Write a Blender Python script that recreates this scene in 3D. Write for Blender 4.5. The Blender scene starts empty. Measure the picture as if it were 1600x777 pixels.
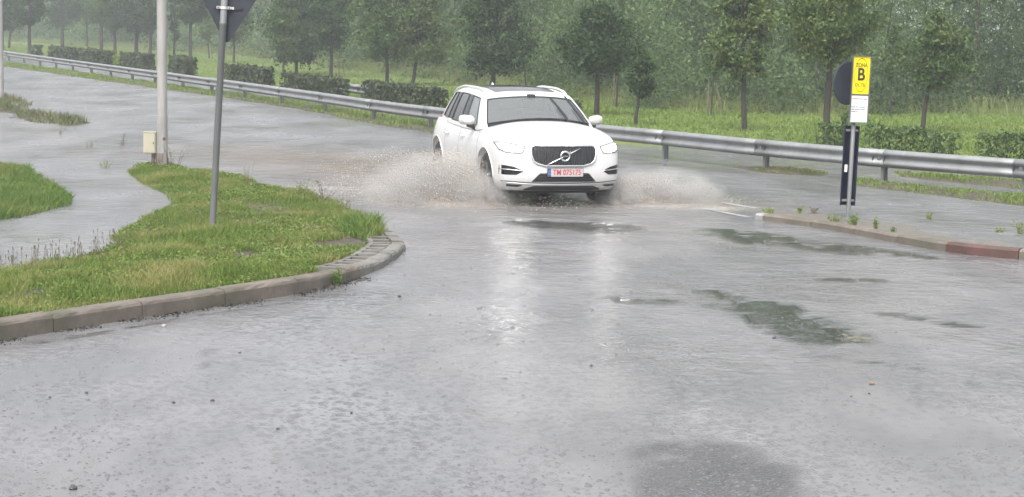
import bpy, bmesh, math, random
import numpy as np
from mathutils import Vector, Matrix
from mathutils.bvhtree import BVHTree

random.seed(7)
rng = np.random.RandomState(11)
sc = bpy.context.scene
COL = sc.collection
R = math.radians

# ------------------------------------------------------------------ camera
F, CAM_H, PW, PH = 3000.0, 2.5, 1600.0, 777.0
PITCH, ROLL = math.atan((388.5 - 45) / F), R(1.0)
cam_d = bpy.data.cameras.new('camera')
cam = bpy.data.objects.new('camera', cam_d)
COL.objects.link(cam)
cam_d.sensor_width = 36.0
cam_d.lens = F / PW * 36.0
cam_d.clip_start, cam_d.clip_end = 0.5, 3000
cam.matrix_world = Matrix.Translation((0, 0, CAM_H)) @ Matrix.Rotation(math.pi / 2 - PITCH, 4, 'X') @ Matrix.Rotation(ROLL, 4, 'Z')
sc.camera = cam
CAM_R = np.array((Matrix.Rotation(math.pi / 2 - PITCH, 3, 'X') @ Matrix.Rotation(ROLL, 3, 'Z')))


def G(x, y, z=0.0):
    """survey point: where the sight line of a photo point meets the level z"""
    d = CAM_R @ np.array([(x - PW / 2) / F, -(y - PH / 2) / F, -1.0])
    t = (z - CAM_H) / d[2]
    return Vector((d[0] * t, d[1] * t, z))


# ------------------------------------------------------------------ sky, sun, exposure
SUN_EL, SUN_AZ = R(58), R(200)
w = bpy.data.worlds.new('World')
sc.world = w
w.use_nodes = True
wn = w.node_tree
bg = wn.nodes['Background']
sky = wn.nodes.new('ShaderNodeTexSky')
sky.sky_type = 'NISHITA'
sky.sun_disc = False
sky.sun_elevation = SUN_EL
sky.sun_rotation = SUN_AZ
sky.air_density = 1.0
sky.dust_density = 6.0
sky.ozone_density = 1.0
hs = wn.nodes.new('ShaderNodeHueSaturation')          # overcast: the cloud layer takes the blue out
hs.inputs['Saturation'].default_value = 0.22
wn.links.new(sky.outputs[0], hs.inputs['Color'])
wn.links.new(hs.outputs[0], bg.inputs['Color'])
bg.inputs['Strength'].default_value = 0.15
sun_d = bpy.data.lights.new('sun', 'SUN')
sun_d.energy = 0.6
sun_d.angle = R(40)
sun_d.color = (1.0, 0.97, 0.93)
sun = bpy.data.objects.new('sun', sun_d)
COL.objects.link(sun)
sd = Vector((math.sin(SUN_AZ) * math.cos(SUN_EL), math.cos(SUN_AZ) * math.cos(SUN_EL), math.sin(SUN_EL)))
sun.rotation_euler = (-sd).to_track_quat('-Z', 'Y').to_euler()
sun.location = sd * 50
sc.view_settings.view_transform = 'Standard'
sc.view_settings.look = 'None'
sc.view_settings.gamma = 1.0
sc.view_settings.use_curve_mapping = False
sc.view_settings.exposure = 1.2
sc.render.engine = 'CYCLES'
sc.cycles.use_denoising = True
sc.cycles.max_bounces = 6
sc.cycles.transparent_max_bounces = 24
sc.cycles.volume_step_rate = 2.0
sc.cycles.caustics_reflective = False
sc.cycles.caustics_refractive = False


# ------------------------------------------------------------------ helpers
class NT:
    """small node-tree writer"""
    def __init__(s, name):
        s.m = bpy.data.materials.new(name)
        s.m.use_nodes = True
        s.t = s.m.node_tree
        s.b = s.t.nodes['Principled BSDF']
        s.out = s.t.nodes['Material Output']

    def n(s, typ, **kw):
        nd = s.t.nodes.new('ShaderNode' + typ)
        for k, v in kw.items():
            if k.startswith('i_'):
                key = k[2:]
                key = int(key) if key.isdigit() else key.replace('_', ' ')
                s.put(nd.inputs[key], v)
            else:
                setattr(nd, k, v)
        return nd

    def put(s, sock, v):
        if isinstance(v, bpy.types.NodeSocket):
            s.t.links.new(v, sock)
        elif isinstance(v, bpy.types.Node):
            s.t.links.new(v.outputs[0], sock)
        else:
            if isinstance(v, (tuple, list)) and len(v) == 3 and len(sock.default_value) == 4:
                v = (*v, 1)
            sock.default_value = v

    def set(s, **kw):
        for k, v in kw.items():
            s.put(s.b.inputs[k.replace('_', ' ')], v)

    def pos(s, scale=(1, 1, 1), obj=False, rot=(0, 0, 0)):
        if obj:
            src = s.n('TexCoord').outputs['Object']
        else:
            src = s.n('NewGeometry').outputs['Position']
        return s.n('Mapping', i_Vector=src, i_Scale=scale, i_Rotation=rot).outputs[0]

    def noise(s, vec, scale, detail=3, rough=0.55, out=0):
        return s.n('TexNoise', i_Vector=vec, i_Scale=scale, i_Detail=detail, i_Roughness=rough).outputs[out]

    def ramp(s, fac, *stops):
        r = s.n('ValToRGB', i_Fac=fac)
        e = r.color_ramp.elements
        while len(e) < len(stops):
            e.new(0.5)
        for el, (p, c) in zip(e, stops):
            el.position = p
            el.color = (*c, 1) if isinstance(c, tuple) else (c, c, c, 1)
        return r.outputs[0]

    def math(s, op, a, b=0.0, c=0.0):
        nd = s.n('Math', operation=op)
        for i, v in enumerate((a, b, c)):
            s.put(nd.inputs[i], v)
        return nd.outputs[0]

    def mixc(s, fac, a, b, mode='MIX'):
        nd = s.n('Mix', data_type='RGBA', blend_type=mode)
        s.put(nd.inputs['Factor'], fac)
        s.put(nd.inputs[6], a)
        s.put(nd.inputs[7], b)
        return nd.outputs[2]

    def bump(s, h, strength=0.3, dist=0.02, normal=None):
        nd = s.n('Bump', i_Height=h, i_Strength=strength, i_Distance=dist)
        if normal is not None:
            s.put(nd.inputs['Normal'], normal)
        return nd.outputs[0]

    def surf(s, node):
        s.t.links.new(node.outputs[0], s.out.inputs['Surface'])


def simple(name, col, rough=0.5, metal=0.0, var=0.15, vscale=6.0, bump=0.0, coat=0.0, obj=True):
    """plain procedural material: base colour broken up by noise"""
    t = NT(name)
    v = t.pos(obj=obj)
    nz = t.noise(v, vscale, 4)
    c0 = tuple(c * (1 - var) for c in col)
    c1 = tuple(min(1, c * (1 + var)) for c in col)
    t.set(Base_Color=t.ramp(nz, (0.3, c0), (0.7, c1)), Roughness=rough, Metallic=metal)
    if coat:
        t.set(Coat_Weight=coat, Coat_Roughness=0.05)
    if bump:
        t.set(Normal=t.bump(t.noise(v, vscale * 8, 4), bump, 0.005))
    return t.m


def mesh_from(name, verts, faces, smooth=False):
    me = bpy.data.meshes.new(name)
    me.from_pydata([tuple(v) for v in verts], [], [tuple(f) for f in faces])
    if smooth:
        me.polygons.foreach_set('use_smooth', [True] * len(me.polygons))
    me.update()
    return me


def np_mesh(name, V, Fq, smooth=False):
    """fast mesh from arrays; Fq (n,3) or (n,4)"""
    V = np.asarray(V, np.float32)
    Fq = np.asarray(Fq, np.int32)
    k = Fq.shape[1]
    me = bpy.data.meshes.new(name)
    me.vertices.add(len(V))
    me.vertices.foreach_set('co', V.ravel())
    me.loops.add(Fq.size)
    me.loops.foreach_set('vertex_index', Fq.ravel())
    me.polygons.add(len(Fq))
    me.polygons.foreach_set('loop_start', np.arange(0, Fq.size, k, dtype=np.int32))
    if smooth:
        me.polygons.foreach_set('use_smooth', np.ones(len(Fq), bool))
    me.update(calc_edges=True)
    return me


def link(name, me, mat=None, parent=None, loc=None):
    o = bpy.data.objects.new(name, me)
    COL.objects.link(o)
    if mat is not None and me is not None and len(me.materials) == 0:
        me.materials.append(mat)
    if parent is not None:
        o.parent = parent
    if loc is not None:
        o.location = loc
    return o


def empty(name, loc=(0, 0, 0), rz=0.0):
    o = bpy.data.objects.new(name, None)
    COL.objects.link(o)
    o.location = loc
    o.rotation_euler = (0, 0, rz)
    o.empty_display_size = 0.2
    return o


def tag(o, label=None, cat=None, group=None, kind=None):
    for k, v in (('label', label), ('category', cat), ('group', group), ('kind', kind)):
        if v:
            o[k] = v
    return o


class MB:
    """collects shapes into one mesh"""
    def __init__(s):
        s.v, s.f = [], []

    def add(s, V, Fs):
        o = len(s.v)
        s.v += [tuple(v) for v in V]
        s.f += [tuple(i + o for i in f) for f in Fs]
        return s

    def box(s, c, d, m=None):
        x, y, z = d[0] / 2, d[1] / 2, d[2] / 2
        V = [Vector((a * x, b * y, e * z)) for e in (-1, 1) for b in (-1, 1) for a in (-1, 1)]
        if m is not None:
            V = [m @ v for v in V]
        V = [v + Vector(c) for v in V]
        return s.add(V, [(0, 2, 3, 1), (4, 5, 7, 6), (0, 1, 5, 4), (2, 6, 7, 3), (0, 4, 6, 2), (1, 3, 7, 5)])

    def tube(s, pts, rads, n=10, cap=True):
        pts = [Vector(p) for p in pts]
        if not hasattr(rads, '__len__'):
            rads = [rads] * len(pts)
        o = len(s.v)
        prev = None
        for i, p in enumerate(pts):
            d = (pts[min(i + 1, len(pts) - 1)] - pts[max(i - 1, 0)]).normalized()
            if prev is None:
                u = d.orthogonal().normalized()
            else:
                u = (prev - d * prev.dot(d)).normalized()
            prev = u
            b = d.cross(u)
            for k in range(n):
                a = 2 * math.pi * k / n
                s.v.append(tuple(p + (u * math.cos(a) + b * math.sin(a)) * rads[i]))
        for i in range(len(pts) - 1):
            for k in range(n):
                s.f.append((o + i * n + k, o + i * n + (k + 1) % n, o + (i + 1) * n + (k + 1) % n, o + (i + 1) * n + k))
        if cap:
            s.f.append(tuple(o + k for k in reversed(range(n))))
            s.f.append(tuple(o + (len(pts) - 1) * n + k for k in range(n)))
        return s

    def prism(s, poly, axis, lo, hi):
        """polygon in the two other axes extruded along axis (0,1,2)"""
        n = len(poly)
        V = []
        for h in (lo, hi):
            for p in poly:
                q = list(p)
                q.insert(axis, h)
                V.append(q)
        Fs = [tuple(range(n)), tuple(range(2 * n - 1, n - 1, -1))]
        Fs += [(i, n + i, n + (i + 1) % n, (i + 1) % n) for i in range(n)]
        return s.add(V, Fs)

    def lathe(s, prof, axis='x', n=32, c=(0, 0, 0)):
        """prof: list of (radius, offset along axis)"""
        o = len(s.v)
        c = Vector(c)
        for r, h in prof:
            for k in range(n):
                a = 2 * math.pi * k / n
                p = {'x': (h, r * math.cos(a), r * math.sin(a)), 'y': (r * math.cos(a), h, r * math.sin(a)), 'z': (r * math.cos(a), r * math.sin(a), h)}[axis]
                s.v.append(tuple(Vector(p) + c))
        for i in range(len(prof) - 1):
            for k in range(n):
                s.f.append((o + i * n + k, o + i * n + (k + 1) % n, o + (i + 1) * n + (k + 1) % n, o + (i + 1) * n + k))
        return s

    def build(s, name, mat=None, parent=None, smooth=False, bevel=0.0, loc=None, fix=True):
        me = mesh_from(name, s.v, s.f, smooth)
        if fix or bevel:
            bm = bmesh.new()
            bm.from_mesh(me)
            if fix:
                bmesh.ops.recalc_face_normals(bm, faces=bm.faces)
            if bevel:
                bmesh.ops.bevel(bm, geom=[e for e in bm.edges if len(e.link_faces) == 2 and e.calc_face_angle(0) > 0.6], offset=bevel, segments=2, affect='EDGES', profile=0.6)
            bm.to_mesh(me)
            bm.free()
        return link(name, me, mat, parent, loc)


def text_mesh(body, size, mat, name, parent, M, extrude=0.001, bold=0.0, sx=1.0):
    cu = bpy.data.curves.new(name, 'FONT')
    cu.body = body
    cu.size = size
    cu.extrude = extrude
    cu.offset = bold
    cu.align_x, cu.align_y = 'CENTER', 'CENTER'
    tmp = bpy.data.objects.new('tmp_text', cu)
    COL.objects.link(tmp)
    dg = bpy.context.evaluated_depsgraph_get()
    me = bpy.data.meshes.new_from_object(tmp.evaluated_get(dg))
    bpy.data.objects.remove(tmp)
    me.transform(M @ Matrix.Diagonal((sx, 1, 1, 1)))
    me.materials.clear()
    me.name = name
    return link(name, me, mat, parent)


def catmull(pts, n):
    """smooth open curve through points, n samples evenly spaced by length"""
    P = np.array([tuple(p) for p in pts], float)
    P = np.vstack([2 * P[0] - P[1], P, 2 * P[-1] - P[-2]])
    out = []
    for i in range(1, len(P) - 2):
        for t in np.linspace(0, 1, 24, endpoint=False):
            a, b, c, d = P[i - 1], P[i], P[i + 1], P[i + 2]
            out.append(0.5 * ((2 * b) + (-a + c) * t + (2 * a - 5 * b + 4 * c - d) * t * t + (-a + 3 * b - 3 * c + d) * t ** 3))
    out.append(P[-2])
    out = np.array(out)
    L = np.r_[0, np.cumsum(np.linalg.norm(np.diff(out, axis=0), axis=1))]
    t = np.linspace(0, L[-1], n)
    return np.stack([np.interp(t, L, out[:, k]) for k in range(out.shape[1])], 1), L[-1]


def in_poly(pts, poly):
    x, y = pts[:, 0], pts[:, 1]
    c = np.zeros(len(pts), bool)
    n = len(poly)
    for i in range(n):
        x0, y0 = poly[i]
        x1, y1 = poly[(i + 1) % n]
        m = ((y0 > y) != (y1 > y)) & (x < (x1 - x0) * (y - y0) / (y1 - y0 + 1e-12) + x0)
        c ^= m
    return c


def seg_dist(pts, poly, closed=True):
    d = np.full(len(pts), 1e9)
    n = len(poly)
    for i in range(n if closed else n - 1):
        a = poly[i]
        b = poly[(i + 1) % n]
        ab = b - a
        t = np.clip(((pts - a) @ ab) / (ab @ ab + 1e-12), 0, 1)
        d = np.minimum(d, np.linalg.norm(pts - (a + t[:, None] * ab), axis=1))
    return d


def vnoise(x, y, seed=0):
    """smooth value noise on arrays"""
    xi, yi = np.floor(x).astype(int), np.floor(y).astype(int)
    xf, yf = x - xi, y - yi
    u, v = xf * xf * (3 - 2 * xf), yf * yf * (3 - 2 * yf)

    def h(a, b):
        q = (a * 374761393 + b * 668265263 + seed * 982451653) & 0x7fffffff
        q = ((q ^ (q >> 13)) * 1274126177) & 0x7fffffff
        return ((q ^ (q >> 16)) & 0xffff) / 65535.0
    return (h(xi, yi) * (1 - u) + h(xi + 1, yi) * u) * (1 - v) + (h(xi, yi + 1) * (1 - u) + h(xi + 1, yi + 1) * u) * v


def fbm(x, y, seed=0, o=4):
    s, a, t = 0, 0.5, 0
    for i in range(o):
        s = s + a * vnoise(x * 2 ** i, y * 2 ** i, seed + i)
        t += a
        a *= 0.5
    return s / t

# ------------------------------------------------------------------ materials of the setting
def make_water():
    t = NT('flood_water')
    p = t.pos()
    # wind and rain chop at three sizes, rings where drops fall
    n1 = t.noise(t.pos((1.0, 0.8, 1)), 2.2, 3)
    n2 = t.noise(t.pos((1.0, 1.0, 1)), 9.0, 3)
    n3 = t.noise(p, 34.0, 2)
    shallow = t.n('Attribute', attribute_name='shallow').outputs['Fac']
    foam = t.n('Attribute', attribute_name='foam').outputs['Fac']
    foam = t.math('MULTIPLY', foam, t.ramp(t.noise(t.pos((1, 0.6, 1)), 16.0, 4), (0.36, 0.25), (0.6, 1.0)))
    grit = t.n('TexVoronoi', i_Vector=p, i_Scale=80.0)

    def rings(scale, freq, seed):
        mp = t.n('Mapping', i_Vector=p, i_Location=(seed, seed * 2.3, 0)).outputs[0]
        v = t.n('TexVoronoi', i_Vector=mp, i_Scale=scale, voronoi_dimensions='2D')
        d = v.outputs['Distance']
        ph = t.n('SeparateColor', i_Color=v.outputs['Color']).outputs[0]
        s = t.math('SINE', t.math('MULTIPLY_ADD', d, freq, t.math('MULTIPLY', ph, 9.0)))
        fall = t.math('POWER', t.math('MAXIMUM', t.math('SUBTRACT', 1.0, t.math('MULTIPLY', d, 2.1)), 0.0), 1.6)
        return t.math('MULTIPLY', s, fall)
    calm_a = t.n('Attribute', attribute_name='calm').outputs['Fac']
    churn = t.n('Attribute', attribute_name='churn').outputs['Fac']
    keep = t.math('SUBTRACT', 1.0, t.math('MULTIPLY', calm_a, 0.78))
    r1 = rings(7.0, 34.0, 3.1)
    r2 = rings(15.0, 26.0, 7.7)
    # the chop grows and dies in gusts, and is stronger out on the carriageway where water runs
    gust = t.ramp(t.noise(t.pos((0.35, 0.16, 1)), 1.0, 3), (0.35, 0.55), (0.65, 1.0))
    yy = t.n('SeparateXYZ', i_Vector=p).outputs[1]
    run = t.n('MapRange', i_Value=yy, i_1=13.0, i_2=27.0, i_3=0.24, i_4=1.7).outputs[0]
    run = t.math('MULTIPLY_ADD', churn, 1.6, run)
    h = t.math('MULTIPLY', n1, 0.062)
    h = t.math('ADD', h, t.math('MULTIPLY', n2, 0.020))
    h = t.math('ADD', h, t.math('MULTIPLY', n3, 0.0055))
    h = t.math('MULTIPLY', t.math('MULTIPLY', h, gust), run)
    calm = t.noise(t.pos((0.55, 0.26, 1)), 1.0, 4)
    pock = t.ramp(t.noise(t.pos((0.8, 0.5, 1), rot=(0, 0, 0.4)), 1.0, 3), (0.38, 0.4), (0.62, 1.0))
    h = t.math('ADD', h, t.math('MULTIPLY', t.math('MULTIPLY', r1, pock), 0.0034))
    h = t.math('ADD', h, t.math('MULTIPLY', t.math('MULTIPLY', r2, pock), 0.0016))
    h = t.math('MULTIPLY', h, keep)
    h = t.math('ADD', h, t.math('MULTIPLY', t.math('MULTIPLY', grit.outputs['Distance'], shallow), 0.006))
    nrm = t.n('Bump', i_Height=h, i_Strength=1.0, i_Distance=1.0).outputs[0]
    # muddy where the carriageway was churned up, clear grey elsewhere
    mud = t.noise(t.pos((0.12, 0.06, 1)), 1.0, 3)
    col = t.ramp(mud, (0.35, (0.168, 0.169, 0.177)), (0.65, (0.18, 0.175, 0.172)))
    deep = t.noise(t.pos((0.9, 0.34, 1), rot=(0, 0, 0.3)), 1.0, 5)
    col = t.mixc(t.ramp(deep, (0.42, 0.0), (0.56, 0.42)), col, (0.085, 0.087, 0.09))
    asph = t.ramp(t.n('SeparateColor', i_Color=grit.outputs['Color']).outputs[0], (0.2, (0.03, 0.03, 0.033)), (0.95, (0.13, 0.13, 0.135)))
    col = t.mixc(t.math('MULTIPLY', shallow, 0.62), col, asph)
    col = t.mixc(t.math('MULTIPLY', calm_a, 0.85), col, (0.035, 0.040, 0.035))  # asphalt under calm film; the dark green tone also paints in tree reflections
    col = t.mixc(foam, col, (0.72, 0.67, 0.61))
    col = t.mixc(churn, col, (0.20, 0.16, 0.132))
    t.set(Base_Color=col, Roughness=t.math('MULTIPLY', t.ramp(calm, (0.40, 0.10), (0.46, 0.20), (0.56, 0.26), (0.64, 0.36)), t.math('MULTIPLY', keep, t.math('MULTIPLY_ADD', run, -0.16, 1.05))), IOR=1.33, Specular_IOR_Level=0.6, Normal=nrm)
    return t.m


def make_asphalt():
    t = NT('wet_asphalt')
    p = t.pos()
    v = t.n('TexVoronoi', i_Vector=p, i_Scale=95.0)
    stone = t.n('SeparateColor', i_Color=v.outputs['Color']).outputs[0]
    col = t.ramp(stone, (0.0, (0.03, 0.03, 0.033)), (0.7, (0.065, 0.065, 0.068)), (1.0, (0.15, 0.15, 0.152)))
    col = t.mixc(t.ramp(t.noise(p, 1.3, 4), (0.4, 0.0), (0.7, 0.5)), col, (0.03, 0.031, 0.028))
    h = t.math('ADD', t.math('MULTIPLY', v.outputs['Distance'], -0.5), t.noise(p, 30, 3))
    t.set(Base_Color=col, Roughness=t.ramp(t.noise(p, 5, 4), (0.35, 0.22), (0.7, 0.40)), Normal=t.bump(h, 0.5, 0.012))
    return t.m


def make_soil():
    t = NT('wet_soil')
    p = t.pos()
    n = t.noise(p, 7, 5)
    t.set(Base_Color=t.ramp(n, (0.3, (0.035, 0.028, 0.02)), (0.7, (0.10, 0.08, 0.058))), Roughness=0.55, Normal=t.bump(t.noise(p, 40, 5), 0.8, 0.02))
    return t.m


def make_turf():
    t = NT('turf')
    p = t.pos()
    a = t.noise(p, 0.35, 4)
    b = t.noise(p, 6, 4)
    col = t.ramp(a, (0.3, (0.10, 0.15, 0.025)), (0.55, (0.15, 0.20, 0.035)), (0.75, (0.19, 0.22, 0.05)))
    col = t.mixc(0.5, col, t.ramp(b, (0.3, (0.05, 0.085, 0.015)), (0.7, (0.16, 0.2, 0.05))))
    t.set(Base_Color=col, Roughness=0.8, Normal=t.bump(t.noise(p, 25, 4), 1.0, 0.05))
    return t.m


def leafy(name, dark, light, trans=0.35, patch=None, rough=0.68):
    t = NT(name)
    rnd = t.n('NewGeometry').outputs['Random Per Island']
    col = t.ramp(rnd, (0.0, dark), (1.0, light))
    if patch is not None:
        sc_, c2, lo, hi = patch
        col = t.mixc(t.ramp(t.noise(t.pos(), sc_, 3), (lo, 0.0), (hi, 0.85)), col, c2)
    t.set(Base_Color=col, Roughness=rough)
    tr = t.n('BsdfTranslucent', i_Color=t.mixc(0.5, col, (1.0, 1.0, 0.6), 'MULTIPLY'))
    mx = t.n('MixShader', i_0=trans, i_1=t.b, i_2=tr)
    t.surf(mx)
    return t.m


M = {}
M['water'] = make_water()
M['asphalt'] = make_asphalt()
M['soil'] = make_soil()
M['turf'] = make_turf()
M['grass'] = leafy('grass_blade', (0.06, 0.125, 0.018), (0.205, 0.27, 0.05), 0.35, (1.1, (0.33, 0.30, 0.12), 0.47, 0.68))
M['grass_lush'] = leafy('lush_grass_blade', (0.07, 0.135, 0.022), (0.16, 0.245, 0.05), 0.35, (0.9, (0.24, 0.235, 0.08), 0.5, 0.74))
M['lawn_blade'] = leafy('lawn_blade', (0.115, 0.19, 0.032), (0.21, 0.295, 0.058), 0.35, (0.25, (0.22, 0.265, 0.065), 0.5, 0.75))
M['meadow'] = leafy('meadow_blade', (0.13, 0.17, 0.05), (0.27, 0.29, 0.13), 0.35, (0.2, (0.22, 0.27, 0.08), 0.4, 0.65))
M['drowned'] = leafy('drowned_grass', (0.06, 0.085, 0.03), (0.17, 0.19, 0.08), 0.25, (0.8, (0.17, 0.15, 0.08), 0.45, 0.7))
M['dry_stalk'] = leafy('dry_stalk', (0.09, 0.075, 0.05), (0.2, 0.17, 0.1), 0.1)
M['leaf_a'] = leafy('leaf_dark', (0.013, 0.036, 0.009), (0.050, 0.100, 0.022), 0.3, (0.8, (0.075, 0.125, 0.028), 0.55, 0.8))
M['leaf_b'] = leafy('leaf_mid', (0.028, 0.066, 0.015), (0.10, 0.168, 0.034), 0.3, (0.8, (0.12, 0.145, 0.035), 0.5, 0.75))
M['leaf_c'] = leafy('leaf_yellowish', (0.036, 0.074, 0.016), (0.125, 0.185, 0.040), 0.3, (1.0, (0.17, 0.19, 0.05), 0.5, 0.75))
M['wood_leaf'] = leafy('woodland_leaf_hazed', (0.085, 0.142, 0.058), (0.175, 0.258, 0.098), 0.4, (0.2, (0.055, 0.092, 0.040), 0.46, 0.6), 0.8)  # paler than the park leaves: distance haze painted into the leaf colour
M['hedge_leaf'] = leafy('hedge_leaf', (0.030, 0.046, 0.022), (0.075, 0.10, 0.040), 0.25)
M['hedge_leaf_b'] = leafy('hedge_leaf_fresh', (0.05, 0.095, 0.03), (0.135, 0.20, 0.06), 0.25)
M['bark'] = simple('bark', (0.04, 0.034, 0.028), 0.85, var=0.4, vscale=9, bump=0.6)
M['stake'] = simple('stake_wood', (0.12, 0.10, 0.07), 0.8, var=0.3, vscale=9)


def make_concrete(name, c, moss=0.4):
    t = NT(name)
    p = t.pos()
    n = t.noise(p, 3.0, 5)
    g = t.noise(p, 60.0, 4)
    col = t.ramp(n, (0.3, tuple(x * 0.6 for x in c)), (0.7, c))
    col = t.mixc(t.ramp(t.noise(p, 14.0, 5), (0.45, 0.0), (0.7, 0.5)), col, tuple(x * 0.5 for x in c))
    col = t.mixc(t.ramp(g, (0.45, 0.0), (0.7, 0.4)), col, tuple(x * 0.45 for x in c))
    col = t.mixc(t.ramp(t.noise(p, 1.7, 5), (0.5, 0.0), (0.72, moss)), col, (0.06, 0.065, 0.035))
    t.set(Base_Color=col, Roughness=0.6, Normal=t.bump(g, 0.5, 0.006))
    return t.m


M['kerb'] = make_concrete('kerb_concrete', (0.19, 0.162, 0.132), 0.8)
M['kerb_pale'] = make_concrete('kerb_concrete_pale', (0.225, 0.215, 0.195), 0.6)
M['paver_dark'] = make_concrete('mossy_paver', (0.075, 0.085, 0.07), 0.7)

# ------------------------------------------------------------------ ground, road, water
g_ = link('ground', mesh_from('ground', [(-700, -60, -0.45), (700, -60, -0.45), (700, 900, -0.45), (-700, 900, -0.45)], [(0, 1, 2, 3)]), M['soil'])
tag(g_, kind='structure')


def gp(x, y, z=0.0):
    q = G(x, y, z)
    return np.array([q.x, q.y])


# shallow patches, and calm ones with dark reflections put into the colour: two ends of the long axis, half width, height
humps, calms, shal = [], [], []
for (x0, y0, x1, y1, wd, hgt) in [
    (1115, 455, 1215, 490, 0.20, 1.1), (1180, 476, 1290, 526, 0.42, 1.5),
    (1120, 360, 1190, 378, 0.40, 1.15), (1190, 366, 1325, 392, 0.45, 1.3), (1330, 386, 1450, 402, 0.30, 1.05),
    (1300, 437, 1360, 438, 0.25, 0.95), (985, 468, 1030, 470, 0.35, 0.85), (1395, 490, 1510, 508, 0.22, 0.88),
    (1210, 545, 1400, 570, 0.12, 0.62), (1400, 566, 1540, 605, 0.07, 0.62), (840, 350, 955, 356, 0.7, 0.95),
    (1090, 705, 1120, 800, 0.36, 1.35), (1010, 700, 1040, 790, 0.2, 0.95), (1180, 740, 1190, 800, 0.3, 1.15),
    (740, 500, 780, 560, 0.22, 0.6), (330, 545, 325, 600, 0.08, 0.55), (60, 535, 260, 502, 0.10, 0.65), (280, 498, 470, 468, 0.07, 0.55)]:
    (shal if y1 > 680 else calms).append((gp(x0, y0), gp(x1, y1), wd, hgt))


def road_z(x, y):
    z = np.zeros_like(x)
    P2 = np.stack([x.ravel(), y.ravel()], 1)
    for a, b, wd, hgt in humps:
        d = seg_dist(P2, np.array([a, b]), closed=False).reshape(x.shape)
        z = np.maximum(z, hgt * np.exp(-(d / wd) ** 2))
    br = fbm(x * 3.0, y * 1.6, 5) * 0.6 + fbm(x * 11, y * 5, 9, 3) * 0.35 + (vnoise(x * 40, y * 24, 3) - 0.4) * 0.32
    return -0.016 + 0.028 * z * br


def calm_f(x, y, calms=calms, fine=0.9):
    z = np.zeros_like(x)
    P2 = np.stack([x.ravel(), y.ravel()], 1)
    for a, b, wd, hgt in calms:
        d = seg_dist(P2, np.array([a, b]), closed=False).reshape(x.shape)
        z = np.maximum(z, hgt * np.exp(-(d / wd) ** 2))
    br = fbm(x * 2.2, y * 0.9, 5) * 0.9 + (fbm(x * 9, y * 3.5, 9, 3) - 0.5) * fine + 0.25
    return np.clip((z * br - 0.33) * 3.2, 0, 1)


xs = np.r_[np.linspace(-60, -6, 12), np.arange(-5.5, 0.3, 0.3), np.arange(0.4, 2.6, 0.3), np.linspace(2.8, 50, 24)]
ys = np.r_[np.linspace(-30, 8, 8), np.arange(8.2, 13.2, 0.4), np.arange(13.4, 27.5, 0.4), np.linspace(28, 140, 24)]
XX, YY = np.meshgrid(xs, ys)
ZZ = road_z(XX, YY)
nx, ny = len(xs), len(ys)
idx = np.arange(nx * ny).reshape(ny, nx)
Fq = np.stack([idx[:-1, :-1], idx[:-1, 1:], idx[1:, 1:], idx[1:, :-1]], -1).reshape(-1, 4)
road = link('road', np_mesh('road', np.stack([XX, YY, ZZ], -1).reshape(-1, 3), Fq, True), M['asphalt'])
tag(road, kind='structure')
xs = np.r_[-260, -60, -20, np.arange(-14, -6, 0.6), np.arange(-6, 7.5, 0.09), 20, 60, 160]
ys = np.r_[-40, 0, np.arange(8, 29, 0.12), np.arange(29.5, 46, 0.8), 60, 80, 160, 420]
XX, YY = np.meshgrid(xs, ys)
nx, ny = len(xs), len(ys)
idx = np.arange(nx * ny).reshape(ny, nx)
wm = np_mesh('flood_water', np.stack([XX, YY, XX * 0], -1).reshape(-1, 3), np.stack([idx[:-1, :-1], idx[:-1, 1:], idx[1:, 1:], idx[1:, :-1]], -1).reshape(-1, 4))
at_ = wm.attributes.new('calm', 'FLOAT', 'POINT')          # where the rain film lies smooth, coloured darker for reflections
at_.data.foreach_set('value', calm_f(XX, YY).astype(np.float32).ravel())
at_ = wm.attributes.new('shallow', 'FLOAT', 'POINT')       # where the asphalt lies just under the film
at_.data.foreach_set('value', calm_f(XX, YY, shal, 1.1).astype(np.float32).ravel())
at_ = wm.attributes.new('churn', 'FLOAT', 'POINT')         # muddy, broken water in the wake of the car
P2 = np.stack([XX.ravel(), YY.ravel()], 1)
ch_ = np.exp(-(seg_dist(P2, np.array([gp(400, 238), gp(560, 262), gp(740, 300)]), closed=False) / 2.2) ** 2) * (0.25 + 0.95 * fbm(P2[:, 0] * 0.9, P2[:, 1] * 0.45, 77))
ch_ = np.maximum(ch_, 0.8 * np.exp(-(seg_dist(P2, np.array([gp(960, 300), gp(1100, 318)]), closed=False) / 1.0) ** 2) * fbm(P2[:, 0] * 0.9, P2[:, 1] * 0.45, 78))
at_.data.foreach_set('value', np.clip(ch_, 0, 1).astype(np.float32))
at_ = wm.attributes.new('foam', 'FLOAT', 'POINT')          # froth where the spray lands
fo_ = np.exp(-(seg_dist(P2, np.array([gp(580, 296), gp(680, 308), gp(775, 317)]), closed=False) / 0.75) ** 2)
fo_ = np.maximum(fo_, np.exp(-(seg_dist(P2, np.array([gp(965, 316), gp(1060, 322), gp(1130, 325)]), closed=False) / 0.5) ** 2))
at_.data.foreach_set('value', np.clip(fo_ * 0.8 * (-0.25 + 2.0 * fbm(P2[:, 0] * 2.4, P2[:, 1] * 1.4, 79)), 0, 1).astype(np.float32))
water = link('flood_water', wm, M['water'])
tag(water, kind='structure')

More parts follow.
